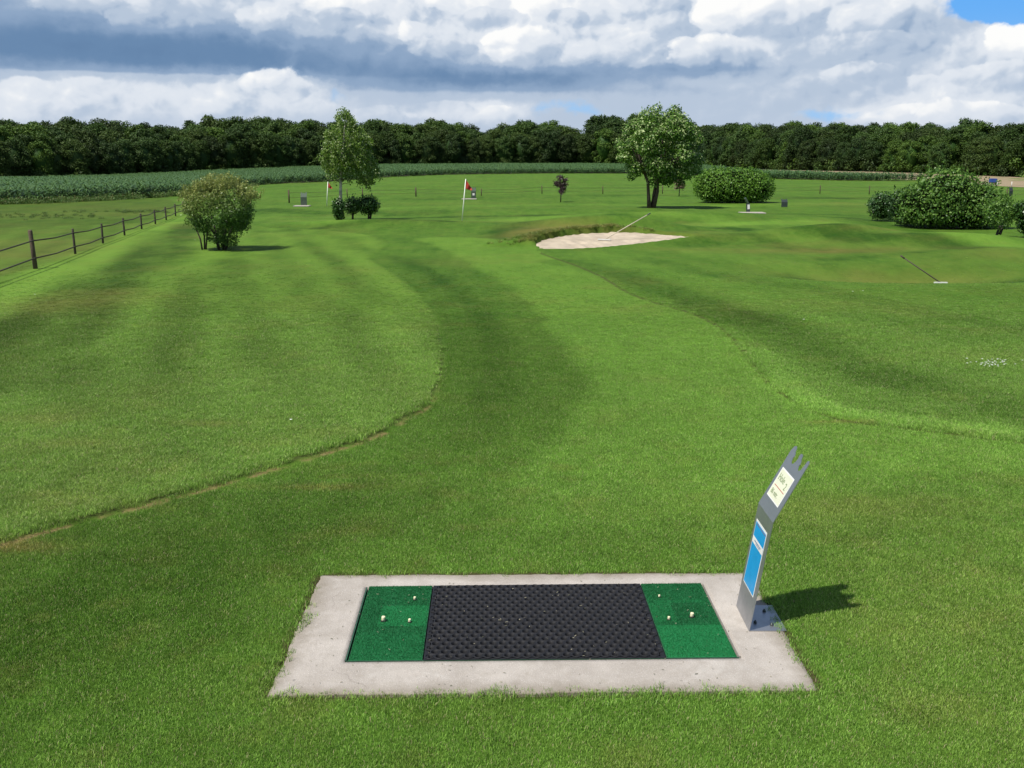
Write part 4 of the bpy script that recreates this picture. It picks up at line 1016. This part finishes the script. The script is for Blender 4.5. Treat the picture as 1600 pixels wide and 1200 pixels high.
L_russet = leaf_mat('russet_leaf', (.07,.045,.030), (.15,.10,.06), None, .6, .2)

# long clipped laurel hedge
s = 59.1/1555
bush('clipped_hedge', 'long rounded clipped laurel hedge in front of the far meadow', 'hedge', G(1145,316.5),
     [(0,0,.92,2.38,1.35,1.12),(-.9,0,.90,1.45,1.3,1.08),(.95,0,.88,1.42,1.3,1.04)], .115, 12500, L_laurel, [], M['darkbark'], 31, rag=.14, shoots=70, jitter=.55, flatbase=.05)
# boxwood bushes at the birch
bush('trimmed_bush', 'dark ball shaped bush, right of the birch trunk', 'bush', G(576,343), [(0,0,.62,.50,.48,.42)], .075, 1500, L_box, [[(0,0,-.05),(.0,0,.15),(.03,0,.35)],[(.05,.02,-.05),(.12,0,.3)]], M['darkbark'], 32, rag=.15, shoots=14, group='clipped bushes round the birch')
bush('trimmed_bush', 'mid green small bush between the birch trunk and the dark ball shaped bush', 'bush', G(551,343), [(0,.05,.60,.40,.40,.36)], .075, 1200, leaf_mat('privet_leaf', (.020,.060,.010), (.055,.125,.024), None, .42, .2, .45), [[(0,0,-.05),(.02,0,.3)]], M['darkbark'], 33, rag=.15, shoots=14, group='clipped bushes round the birch')
bush('trimmed_bush', 'dark upright bush hugging the base of the birch trunk', 'bush', (G(533,345)[0]-.02, G(533,345)[1]-.35), [(-.02,0,.58,.27,.25,.38),(.02,0,.28,.22,.2,.26)], .075, 1100, L_box, [[(0,0,-.05),(0,0,.3)]], M['darkbark'], 34, rag=.15, shoots=14, group='clipped bushes round the birch')
# big shrub mass at the right, with smaller neighbours
bush('leafy_shrub', 'huge domed shrub with pale glinting leaves in the right rough', 'shrub', G(1484,357),
     [(-.15,.2,1.12,1.40,1.3,1.05),(.75,.1,.88,1.20,1.2,.88),(-.95,.1,.84,.95,1.1,.80),(1.50,0,.62,.78,.9,.62),(.1,0,.55,1.9,1.15,.6)], .105, 14500, L_big, [], M['darkbark'], 35, rag=.26, shoots=260, jitter=.75, ratio=.6, flatbase=.04)
bush('leafy_shrub', 'darker low shrub joined to the left foot of the huge domed shrub', 'shrub', G(1408,353), [(0,-.35,.76,.66,.6,.74),(.3,-.2,.6,.62,.6,.62)], .09, 3000, leaf_mat('dark_shrub_leaf', (.016,.050,.009), (.045,.10,.02), None, .42, .2, .45), [], M['darkbark'], 36, rag=.22, shoots=30, flatbase=.04)
bush('leafy_shrub', 'small round shrub at the far left end of the shrub group', 'shrub', G(1380,347), [(0,.1,.60,.62,.6,.60)], .08, 2000, L_box2 if 'L_box2' in globals() else leaf_mat('mid_shrub_leaf', (.020,.065,.011), (.060,.130,.028), None, .40, .2, .45), [], M['darkbark'], 37, rag=.18, shoots=20, flatbase=.04)
bush('leafy_shrub', 'small loose round-headed shrub on a crooked stem before the right end of the huge shrub', 'shrub', G(1556,372), [(.03,0,.85,.44,.42,.50),(.1,0,.55,.35,.3,.28)], .085, 1500, L_big, [[(0,0,-.05),(.04,0,.2),(.12,0,.42)],[(.12,0,.1),(.2,0,.4)]], M['darkbark'], 38, inner=False, jitter=.8)
bush('trimmed_bush', 'dark clipped bush cut off by the right edge of the photograph', 'bush', G(1601,373), [(.05,0,.86,.52,.5,.42),(.1,0,.5,.40,.4,.40)], .075, 2200, L_box, [[(0,0,-.05),(.03,0,.3)]], M['darkbark'], 39, rag=.15, shoots=14)

# golden tipped bush on the left
def golden():
    r = np.random.default_rng(41); x, y = G(340,391); s = 29.1/1555*1.02
    o = empty('golden_bush', (x, y, gz1(x, y)), 0, label='bushy multi-stemmed shrub with bronze and yellow shoot tips on the left lawn', cat='shrub')
    P3 = lambda a, b, d=0: np.array([(a-340)*s, d, (391-b)*s])
    st = [[(318,392),(316,375),(308,350)],[(322,392),(325,372),(330,345)],[(319,392),(320,370),(315,340)],[(344,391),(342,372),(335,340)],[(350,391),(352,370),(360,340)],[(348,391),(349,365),(350,330)],[(354,391),(358,372),(372,345)],[(342,391),(338,370),(325,345)]]
    for k, t in enumerate(st):
        MB().tube([tuple(P3(a, b, (k % 3-1)*.08)) for a, b in t], [.028,.022,.012] if k < 3 else [.04,.03,.015], 7).build('stem', M['bark'] if k < 3 else M['darkbark'], o)
    poly = [(338,290),(352,288),(372,295),(390,308),(398,325),(395,342),(385,355),(372,366),(366,378),(352,384),(342,380),(330,366),(316,354),(304,345),(296,332),(298,318),(310,304),(324,295)]
    Cc = fill_outline(r, poly, 120, .85, P3, 22); Rr = [r.uniform(.12,.26) for _ in Cc]
    for a, b in ((300,345),(296,350),(308,358),(390,345),(344,384),(352,386),(340,378),(356,380),(360,372),(330,372),(348,372),(322,362),(312,352)): Cc.append(P3(a, b, 0)); Rr.append(.11)
    P, N = clumps(r, Cc, Rr, 4200, .85, .4)
    # upright shoots at the top
    Q = []; QN = []
    for k in range(170):
        a = r.uniform(292, 400); top = 290+((a-345)/55)**2*24
        c = P3(a, top+6, r.normal(0,.4)); d = np.array([r.normal(.15,.25), r.normal(0,.2), 1]); L = r.uniform(.15,.42); n = 34
        t = r.random(n)[:, None]; Q.append(c+t*d*L+r.normal(0,.015,(n,3))); QN.append(r.normal(0,1,(n,3)))
    nP = len(P); P = np.vstack([P]+Q); N = np.vstack([N]+QN)
    zt = P[:, 2]; leftness = (-(P[:, 0])/1.0)
    tip = np.clip((zt-.95+.25*np.abs(P[:, 0]+.1)*(P[:, 0] < 0)+.0-.15*P[:, 0])/.7, 0, 1)*(r.random(len(P))*.9+.1); tip[nP:] = r.uniform(.5,1,len(P)-nP)
    me = leaf_mesh('foliage', P, N, .062, r, ratio=.5, jitter=.7, tip=tip)
    link('foliage', me, leaf_mat('golden_leaf', (.035,.095,.012), (.110,.210,.035), (.29,.31,.09), .42, .35, .35), o)
golden()

def small_tree(px, py, h, w, mat, label, seed, leafs=.09, n=900, zc=.62):
    r = np.random.default_rng(seed); x, y = G(px, py); o = empty('young_tree', (x, y, gz1(x, y)), 0, label=label, cat='tree')
    MB().tube([(0,0,-.05),(.01,0,h*.3),(-.01,0,h*.6),(0,0,h*.9)], [.035,.03,.02,.008], 8).build('trunk', M['darkbark'], o)
    Cc = []; Rr = []
    for k in range(26):
        t = r.random(); rad = w*(.55+.45*math.sin(math.pi*min(1, .15+t*.8)))*.62; a = r.uniform(0, 6.28)
        Cc.append(np.array([math.cos(a)*rad*r.random()**.5, math.sin(a)*rad*r.random()**.5, h*(.36+.56*t)])); Rr.append(w*r.uniform(.2,.38))
    P, N = clumps(r, Cc, Rr, n/(w*w), .7, .3)
    me = leaf_mesh('crown', P, N, leafs, r, jitter=.8); link('crown', me, mat, o)
small_tree(876,316,1.58,.64,L_purple,'small dark purple leaved tree standing alone on the far green',51,.09,700)
small_tree(1061,307,1.35,.62,L_russet,'small russet leaved tree half hidden behind the tall rounded tree',52,.10,560)

# ------------------------------------------------------------------ distant tee signs, slabs and other small things
def far_slab(px, py, w, d, label):
    x, y = G(px, py); z = gz1(x, y)
    o = MB().box((0,0,0), (w, d, .05), None, .008).build('tee_slab', M['concrete'], None, (x, y, z+.022)); o.name = 'tee_slab'
    tag(o, label, 'concrete slab')
def far_sign(px, py, h, w, ang, label, white=False, lean=.10, mat=None):
    x, y = G(px, py); z = gz1(x, y)
    o = empty('tee_sign', (x, y, z+.045), ang, label=label, cat='sign', group='distant tee signs')
    b = bmesh.new(); prof = [(-w/2,0),(w/2,0),(w/2,h*.62),(w/2,h*.97),(w*.30,h),(w*.22,h*.90),(w*.08,h*.90),(0,h),(-w*.10,h*.90),(-w*.24,h*.90),(-w*.32,h),(-w/2,h*.97),(-w/2,h*.62)]
    pos = lambda a, c, t: (a, t+(max(0, c-h*.62))*lean*4, c)
    f = [b.verts.new(pos(a, c, 0)) for a, c in prof]; k = [b.verts.new(pos(a, c, .012)) for a, c in prof]
    lo = [0,1,2,12]; hi = [12,2,3,4,5,6,7,8,9,10,11]
    b.faces.new([f[i] for i in lo]); b.faces.new([f[i] for i in hi]); b.faces.new([k[i] for i in lo][::-1]); b.faces.new([k[i] for i in hi][::-1])
    for i in range(13): j = (i+1) % 13; b.faces.new((f[i], k[i], k[j], f[j]))
    bmesh.ops.recalc_face_normals(b, faces=b.faces); bmesh.ops.triangulate(b, faces=[q for q in b.faces if len(q.verts) > 4])
    me = bpy.data.meshes.new('plate'); b.to_mesh(me); b.free(); link('bent_plate', me, mat or M['darksteel'], o)
    if white: MB().box((0,-.006,h*.36),(w*.45,.006,h*.20)).build('panel', M['white'], o)
M['greysteel'] = pmat('grey_sign_steel', (.07,.10,.07), .5, .4, .2, 8)
far_slab(472,322.5,.85,.7,'pale tee slab under the grey sign, left of the far flag')
far_sign(475,322,.70,.34,0,'grey steel tee sign left of the far flag',mat=M['greysteel'])
far_slab(733,311.5,.95,.6,'pale tee slab just right of the nearer flag')
far_sign(740,311,.70,.30,0,'grey steel tee sign with white panel right of the nearer flag',True,mat=M['greysteel'])
far_slab(1175,334,1.15,.8,'pale tee slab in front of the long clipped hedge')
def edge_sign():
    x, y = G(1168,333); z = gz1(x, y); o = empty('tee_sign', (x, y, z+.045), R(170), label='thin tee sign seen edge-on with a white panel, in front of the clipped hedge', cat='sign', group='distant tee signs')
    MB().box((0,0,.21),(.10,.30,.42)).build('lower_plate', M['darksteel'], o)
    MB().box((.052,0,.26),(.004,.22,.22)).build('panel', M['white'], o)
    MB().box((0,-.153,.26),(.07,.004,.22)).build('panel', M['white'], o)
    MB().box((.095,0,.53),(.03,.30,.30), Matrix.Rotation(R(38), 3, 'Y')).build('upper_plate', M['greysteel'], o)
def edge_sign2():
    x, y = G(1168,333); z = gz1(x, y); o = empty('tee_sign', (x, y, z+.045), 0, label='thin tee sign seen nearly edge-on with a white panel, in front of the clipped hedge', cat='sign', group='distant tee signs')
    MB().box((.01,0,.20),(.12,.30,.40), Matrix.Rotation(R(-4), 3, 'Y')).build('lower_plate', M['darksteel'], o)
    MB().box((0,-.156,.24),(.11,.006,.22), Matrix.Rotation(R(-4), 3, 'Y')).build('panel', M['white'], o)
    MB().box((-.085,0,.52),(.07,.30,.30), Matrix.Rotation(R(-30), 3, 'Y')).build('upper_plate', M['greysteel'], o)
edge_sign2()
far_sign(1225.5,325,.42,.34,R(8),'dark low sign plate leaning back, right of the clipped hedge',mat=M['darksteel'],lean=.15)
far_sign(1579,308,.62,.34,R(25),'dark distant tee sign behind the right end of the huge shrub',mat=M['darksteel'])
def trailer():
    x, y = G(1551,289); x *= 1.0; z = gz1(x, y)
    o = empty('field_trailer', (x, y, z), 0, label='small blue covered box standing at the edge of the far stubble field', cat='container')
    MB().box((0,0,.48),(.55,.6,.36),None,.03).build('blue_cover', M['trailer'], o)
    MB().box((0,0,.285),(.5,.55,.04)).build('frame', M['darksteel'], o)
    for a in (-.22,.22):
        for c in (-.24,.24): MB().box((a,c,.14),(.05,.05,.28)).build('leg', M['darksteel'], o)
trailer()
def marker(px, py, h, label):
    x, y = G(px, py); o = MB().tube([(0,0,-.05),(0,0,h)], [.03,.028], 8).build('marker_post', M['white'], None, (x, y, gz1(x, y))); tag(o, label, 'post')
marker(1580.5,291,.45,'short white marker post right of the blue box at the field edge')
marker(1558,290,.55,'pale thin post beside the blue box')

# ------------------------------------------------------------------ daisies, clover specks, fescue
def daisies():
    r = np.random.default_rng(61); V = []; F = []; 
    def flower(x, y, s):
        z = gz1(x, y)+.035; a = len(V); V.append((x, y, z+.004))
        for k in range(8): V.append((x+math.cos(k*.785)*s, y+math.sin(k*.785)*s, z+.004*(k % 2)))
        for k in range(8): F.append((a, a+1+k, a+1+(k+1) % 8))
    for k in range(46):
        px = 1552+r.normal(0, 16); py = 573+r.normal(0, 3.0); flower(*G(px, py), r.uniform(.007,.013))
    for px, py in ((1332,462),(1348,461),(1510,567),(305,377),(55,465),(455,665),(1255,512)): flower(*G(px, py), .014)
    tag(link('daisies', npmesh('daisies', np.array(V), np.array(F)), M['white']), 'scattered patch of small white daisies in the right rough', 'daisies', kind='stuff')
daisies()

# ------------------------------------------------------------------ far fields
def poly_sheet(name, P, mat, dz, kind='structure', step=2.0, **k):
    x0, y0 = P.min(0); x1, y1 = P.max(0)
    xs = np.arange(x0, x1+step, step); ys = np.arange(y0, y1+step, step); Xg, Yg = np.meshgrid(xs, ys); x, y = Xg.ravel(), Yg.ravel()
    ins = inside(x, y, P) ; z = gz(x, y)+dz
    nx, ny = len(xs), len(ys); i = np.arange(nx*ny).reshape(ny, nx); F = np.stack([i[:-1, :-1], i[:-1, 1:], i[1:, 1:], i[1:, :-1]], -1).reshape(-1, 4)
    F = F[ins[F].all(1)]; u, inv = np.unique(F, return_inverse=True)
    return tag(link(name, npmesh(name, np.c_[x, y, z][u], inv.reshape(F.shape), True), mat), kind=kind, **k)
# wood edge as a world line: (photo column, distance)
WOOD = [(-420,125),(-200,138),(0,150),(150,168),(300,190),(450,212),(600,235),(800,258),(900,262),(1000,255),(1100,225),(1200,200),(1300,182),(1400,168),(1500,158),(1600,150),(1800,138),(2050,125)]
WL = np.array([((c-800)/1555*d*1.0, d) for c, d in WOOD])
CORN_EDGE = Gs([(-420,330),(-200,324),(0,318.5),(100,315.5),(200,310),(290,304),(350,295),(395,287)])
CORN_EDGE2 = Gs([(395,287),(445,284.5),(500,283),(560,280),(600,277),(680,273.5),(760,272),(860,271),(980,271)])
CORN_EDGE3 = Gs([(980,271),(1100,275),(1200,279.5),(1300,282.0),(1430,282.5)])
STUB = [(1430,282.5),(1600,292),(2000,300)]
back = WL-np.array([0, 4.0])
cornP = np.vstack([CORN_EDGE, CORN_EDGE2[1:], CORN_EDGE3[1:], [[(c-800)/1555*d, d] for c, d in ((1440,112),(1300,121),(1200,135),(1150,152),(1112,190),(1085,226))], WL[8::-1]-np.array([0, 3.5])])
stubP = np.vstack([[[(c-800)/1555*d, d] for c, d in ((1100,226),(1122,190),(1158,152),(1208,136),(1305,122),(1440,113))], Gs([(1470,284.5),(1520,289),(1600,293),(1800,297),(2050,300)]), [[150,118]], WL[:9:-1]+np.array([0, 2.0])])
poly_sheet('field_soil', cornP, M['soil'], .02)
poly_sheet('stubble_field', stubP, M['stubble'], .012)
poly_sheet('forest_floor', np.vstack([WL-np.array([0,2.0]), [[190,700],[-190,700]]]), M['soil'], .03, step=6)

def maize_meshes():
    m = leaf_mat('maize_leaf', (.035,.090,.020), (.095,.170,.050), None, .45, .25, .35); out = []
    for sd in range(5):
        r = np.random.default_rng(400+sd); V = []; F = []; B = []
        for q in range(11):
            cx, cy = r.uniform(-.75,.75,2); cy = round(cy/.5)*.5; H = r.uniform(.72,.98)
            for k in range(9):
                a = r.uniform(0, 6.28); z0 = H*(.12+.085*k); L = r.uniform(.35,.6); up = r.uniform(.25,.6); w = r.uniform(.035,.055); o = len(V); bl = r.random()
                dx, dy = math.cos(a), math.sin(a)
                for t in (0, .3, .62, 1):
                    hx = L*t; hz = z0+up*(t-.95*t*t)*1.2; ww = w*(1 if t < .7 else .08)*(.6 if t == 0 else 1)
                    V.append((cx+dx*hx-dy*ww, cy+dy*hx+dx*ww, hz)); V.append((cx+dx*hx+dy*ww, cy+dy*hx-dx*ww, hz)); B += [bl, bl]
                for i in range(3): F.append((o+2*i, o+2*i+1, o+2*i+3, o+2*i+2))
        me = npmesh('maize', np.array(V), np.array(F), False, {'bl': ('FLOAT', B), 'tip': ('FLOAT', np.zeros(len(V)))}); me.materials.append(m); out.append(me)
    return out
def maize():
    r = np.random.default_rng(71); x0, y0 = cornP.min(0); x1, y1 = cornP.max(0)
    xs = np.arange(x0, x1, 1.15); ys = np.arange(y0, y1, 1.15); Xg, Yg = np.meshgrid(xs, ys); x = Xg.ravel()+r.uniform(-.3,.3,Xg.size); y = Yg.ravel()+r.uniform(-.3,.3,Xg.size)
    k = inside(x, y, cornP) & (np.abs(x) < .56*y+8); k &= ~((y > 110) & (x < 20) & (r.random(len(x)) < .25)); x, y = x[k], y[k]; n = len(x)
    z = gz(x, y); sc = r.uniform(.88,1.1,n)*(.92+.16*fbm(x,y,14))
    print('maize patches', n)
    scatter('maize_crop', maize_meshes(), np.c_[x, y, z], np.c_[np.zeros((n,2)), r.integers(0,2,n)*math.pi+.12], sc, r.integers(0,5,n).astype(float), None, 'dense blue-green maize crop filling the field before the wood', 'maize')
maize()
def weeds():
    """ragged field margin of weeds in front of the maize, and rank tufts in the paddock"""
    m = leaf_mat('weed_leaf', (.040,.105,.012), (.11,.19,.035), (.20,.17,.07), .6, .2); ms = []
    for sd in range(4):
        r = np.random.default_rng(500+sd); n = 150; a = r.uniform(0,6.28,n); rr = .30*np.sqrt(r.random(n)); h = r.uniform(.05,.34,n)*(1-rr)
        P = np.c_[np.cos(a)*rr, np.sin(a)*rr, h*r.random(n)]; me = leaf_mesh('weed', P, r.normal(0,1,(n,3)), .10, r, ratio=.3, jitter=1, tip=(r.random(n) < .2)*.8, droop=-1.2); me.materials.append(m); ms.append(me)
    r = np.random.default_rng(72); Q = []
    L = smooth_poly(CORN_EDGE, 30)
    for p in L[::1]:
        for k in range(3): Q.append((p[0]+r.normal(0,.35), p[1]-.5+r.normal(0,.5), r.uniform(.8,1.35)))
    for p in smooth_poly(np.vstack([CORN_EDGE2, CORN_EDGE3[1:]]), 14):
        Q.append((p[0]+r.normal(0,.6), p[1]-.4+r.normal(0,.3), r.uniform(.4,.8)))
    for k in range(90):
        q = G(60+r.normal(0,50), 338+r.normal(0,2.2)) if k < 50 else G(200+r.normal(0,60), 331+r.normal(0,1.2))
        Q.append((q[0], q[1], r.uniform(.25,.5)))
    Q = np.array(Q); n = len(Q)
    scatter('field_margin_weeds', ms, np.c_[Q[:, 0], Q[:, 1], gz(Q[:, 0], Q[:, 1])-.01], np.c_[np.zeros((n,2)), r.uniform(0,6.28,n)], Q[:, 2], r.integers(0,4,n).astype(float), None, 'ragged strip of weeds and rank grass along the field margin', 'weeds')
weeds()

# ------------------------------------------------------------------ the wood
def wood():
    mats = [leaf_mat('oak_leaf', (.018,.050,.008), (.055,.100,.022), None, .6, .2, .2, .38), leaf_mat('lime_leaf', (.022,.060,.008), (.070,.125,.018), None, .6, .2, .2, .38), leaf_mat('ash_leaf', (.022,.050,.009), (.058,.095,.020), None, .6, .2, .2, .38)]
    protos = []
    for sd in range(7):
        r = np.random.default_rng(600+sd); H = 10.0; Rw = 3.4; Cc = []; Rr = []
        for k in range(84):
            t = r.random()**.8; z = H*(.10+.80*t); env = Rw*(math.sin(math.pi*min(1,.22+.72*t))**.6); a = r.uniform(0,6.28); q = env*(.55+.45*r.random())
            Cc.append(np.array([math.cos(a)*q, math.sin(a)*q, z])); Rr.append(r.uniform(.5,1.2))
        P, N = clumps(r, Cc, Rr, 165, .75, .5)
        me = leaf_mesh('wood_tree', P, N, .31, r, ratio=.7, jitter=.55); me.materials.append(mats[sd % 3])
        # trunk and a dark leafy heart in the same tree
        b = bmesh.new(); b.from_mesh(me); nl = len(b.faces); g = bmesh.ops.create_cone(b, segments=8, radius1=.28, radius2=.10, depth=H*.8)
        bmesh.ops.translate(b, verts=g['verts'], vec=(0,0,H*.4))
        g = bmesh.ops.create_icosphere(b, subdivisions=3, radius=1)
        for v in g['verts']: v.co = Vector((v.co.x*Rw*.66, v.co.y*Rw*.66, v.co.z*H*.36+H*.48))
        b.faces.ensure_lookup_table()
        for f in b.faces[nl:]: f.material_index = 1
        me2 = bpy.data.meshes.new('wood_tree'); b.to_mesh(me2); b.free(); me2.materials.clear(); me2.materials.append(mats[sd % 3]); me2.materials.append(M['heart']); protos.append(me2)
    r = np.random.default_rng(81); Q = []
    seglen = np.r_[0, np.cumsum(np.hypot(*np.diff(WL, axis=0).T))]
    for row, (back_, step, hs) in enumerate(((0,3.6,.78),(3.5,4.2,.95),(8,4.6,1.05),(14,5,1.10),(21,6,1.12))):
        t = 0
        while t < seglen[-1]:
            i = np.searchsorted(seglen, t, 'right')-1; i = min(i, len(WL)-2); f = (t-seglen[i])/(seglen[i+1]-seglen[i]); p = WL[i]*(1-f)+WL[i+1]*f
            e = WL[i+1]-WL[i]; nrm = np.array([-e[1], e[0]])/np.hypot(*e)
            q = p+nrm*(back_+r.normal(0,.6))+r.normal(0,.5,2)
            col = q[0]/q[1]*1555+800
            # skyline height asked for: treetops at this picture row on the ridge of the wood
            top = np.interp(col, [-400,0,30,130,200,250,300,370,420,470,600,640,700,760,850,950,1010,1090,1170,1240,1330,1420,1500,1560,1640,2000], [190,186,194,190,196,192,196,186,188,194,192,196,193,197,192,183,190,194,200,195,198,198,192,196,188,190])
            need = (243-top-0)/1555*q[1]*1.03+2.7-gz1(*q)
            sc = need/9.7*(hs/1.08)*r.uniform(.88,1.06)
            Q.append((q[0], q[1], sc)); t += step*r.uniform(.8,1.2)
    Q = np.array(Q); n = len(Q); print('wood trees', n)
    scatter('woodland', protos, np.c_[Q[:, 0], Q[:, 1], gz(Q[:, 0], Q[:, 1])-.15], np.c_[np.zeros((n,2)), r.uniform(0,6.28,n)], Q[:, 2], r.integers(0,7,n).astype(float), None, 'dark green deciduous wood closing the horizon behind the fields', 'woodland')
    # low undergrowth skirt at the foot of the wood
    ms = []
    for sd in range(3):
        rr = np.random.default_rng(700+sd); Cc = [np.array([rr.uniform(-2,2), rr.uniform(-.8,.8), rr.uniform(.3,1.9)]) for _ in range(14)]
        P, N = clumps(rr, Cc, [rr.uniform(.6,.95) for _ in range(14)], 110, .8, .4); me = leaf_mesh('undergrowth', P, N, .32, rr, ratio=.7, jitter=.6); me.materials.append(mats[sd % 3]); ms.append(me)
    Q2 = []
    t = 0
    while t < seglen[-1]:
        i = min(np.searchsorted(seglen, t, 'right')-1, len(WL)-2); f = (t-seglen[i])/(seglen[i+1]-seglen[i]); p = WL[i]*(1-f)+WL[i+1]*f
        Q2.append((p[0]+r.normal(0,.4), p[1]-.3+r.normal(0,.5), r.uniform(.7,1.3))); t += 2.2
    Q2 = np.array(Q2); n = len(Q2)
    scatter('undergrowth', ms, np.c_[Q2[:, 0], Q2[:, 1], gz(Q2[:, 0], Q2[:, 1])-.1], np.c_[np.zeros((n,2)), r.uniform(0,6.28,n)], Q2[:, 2], r.integers(0,3,n).astype(float), None, 'dark undergrowth along the foot of the wood', 'undergrowth')
wood()
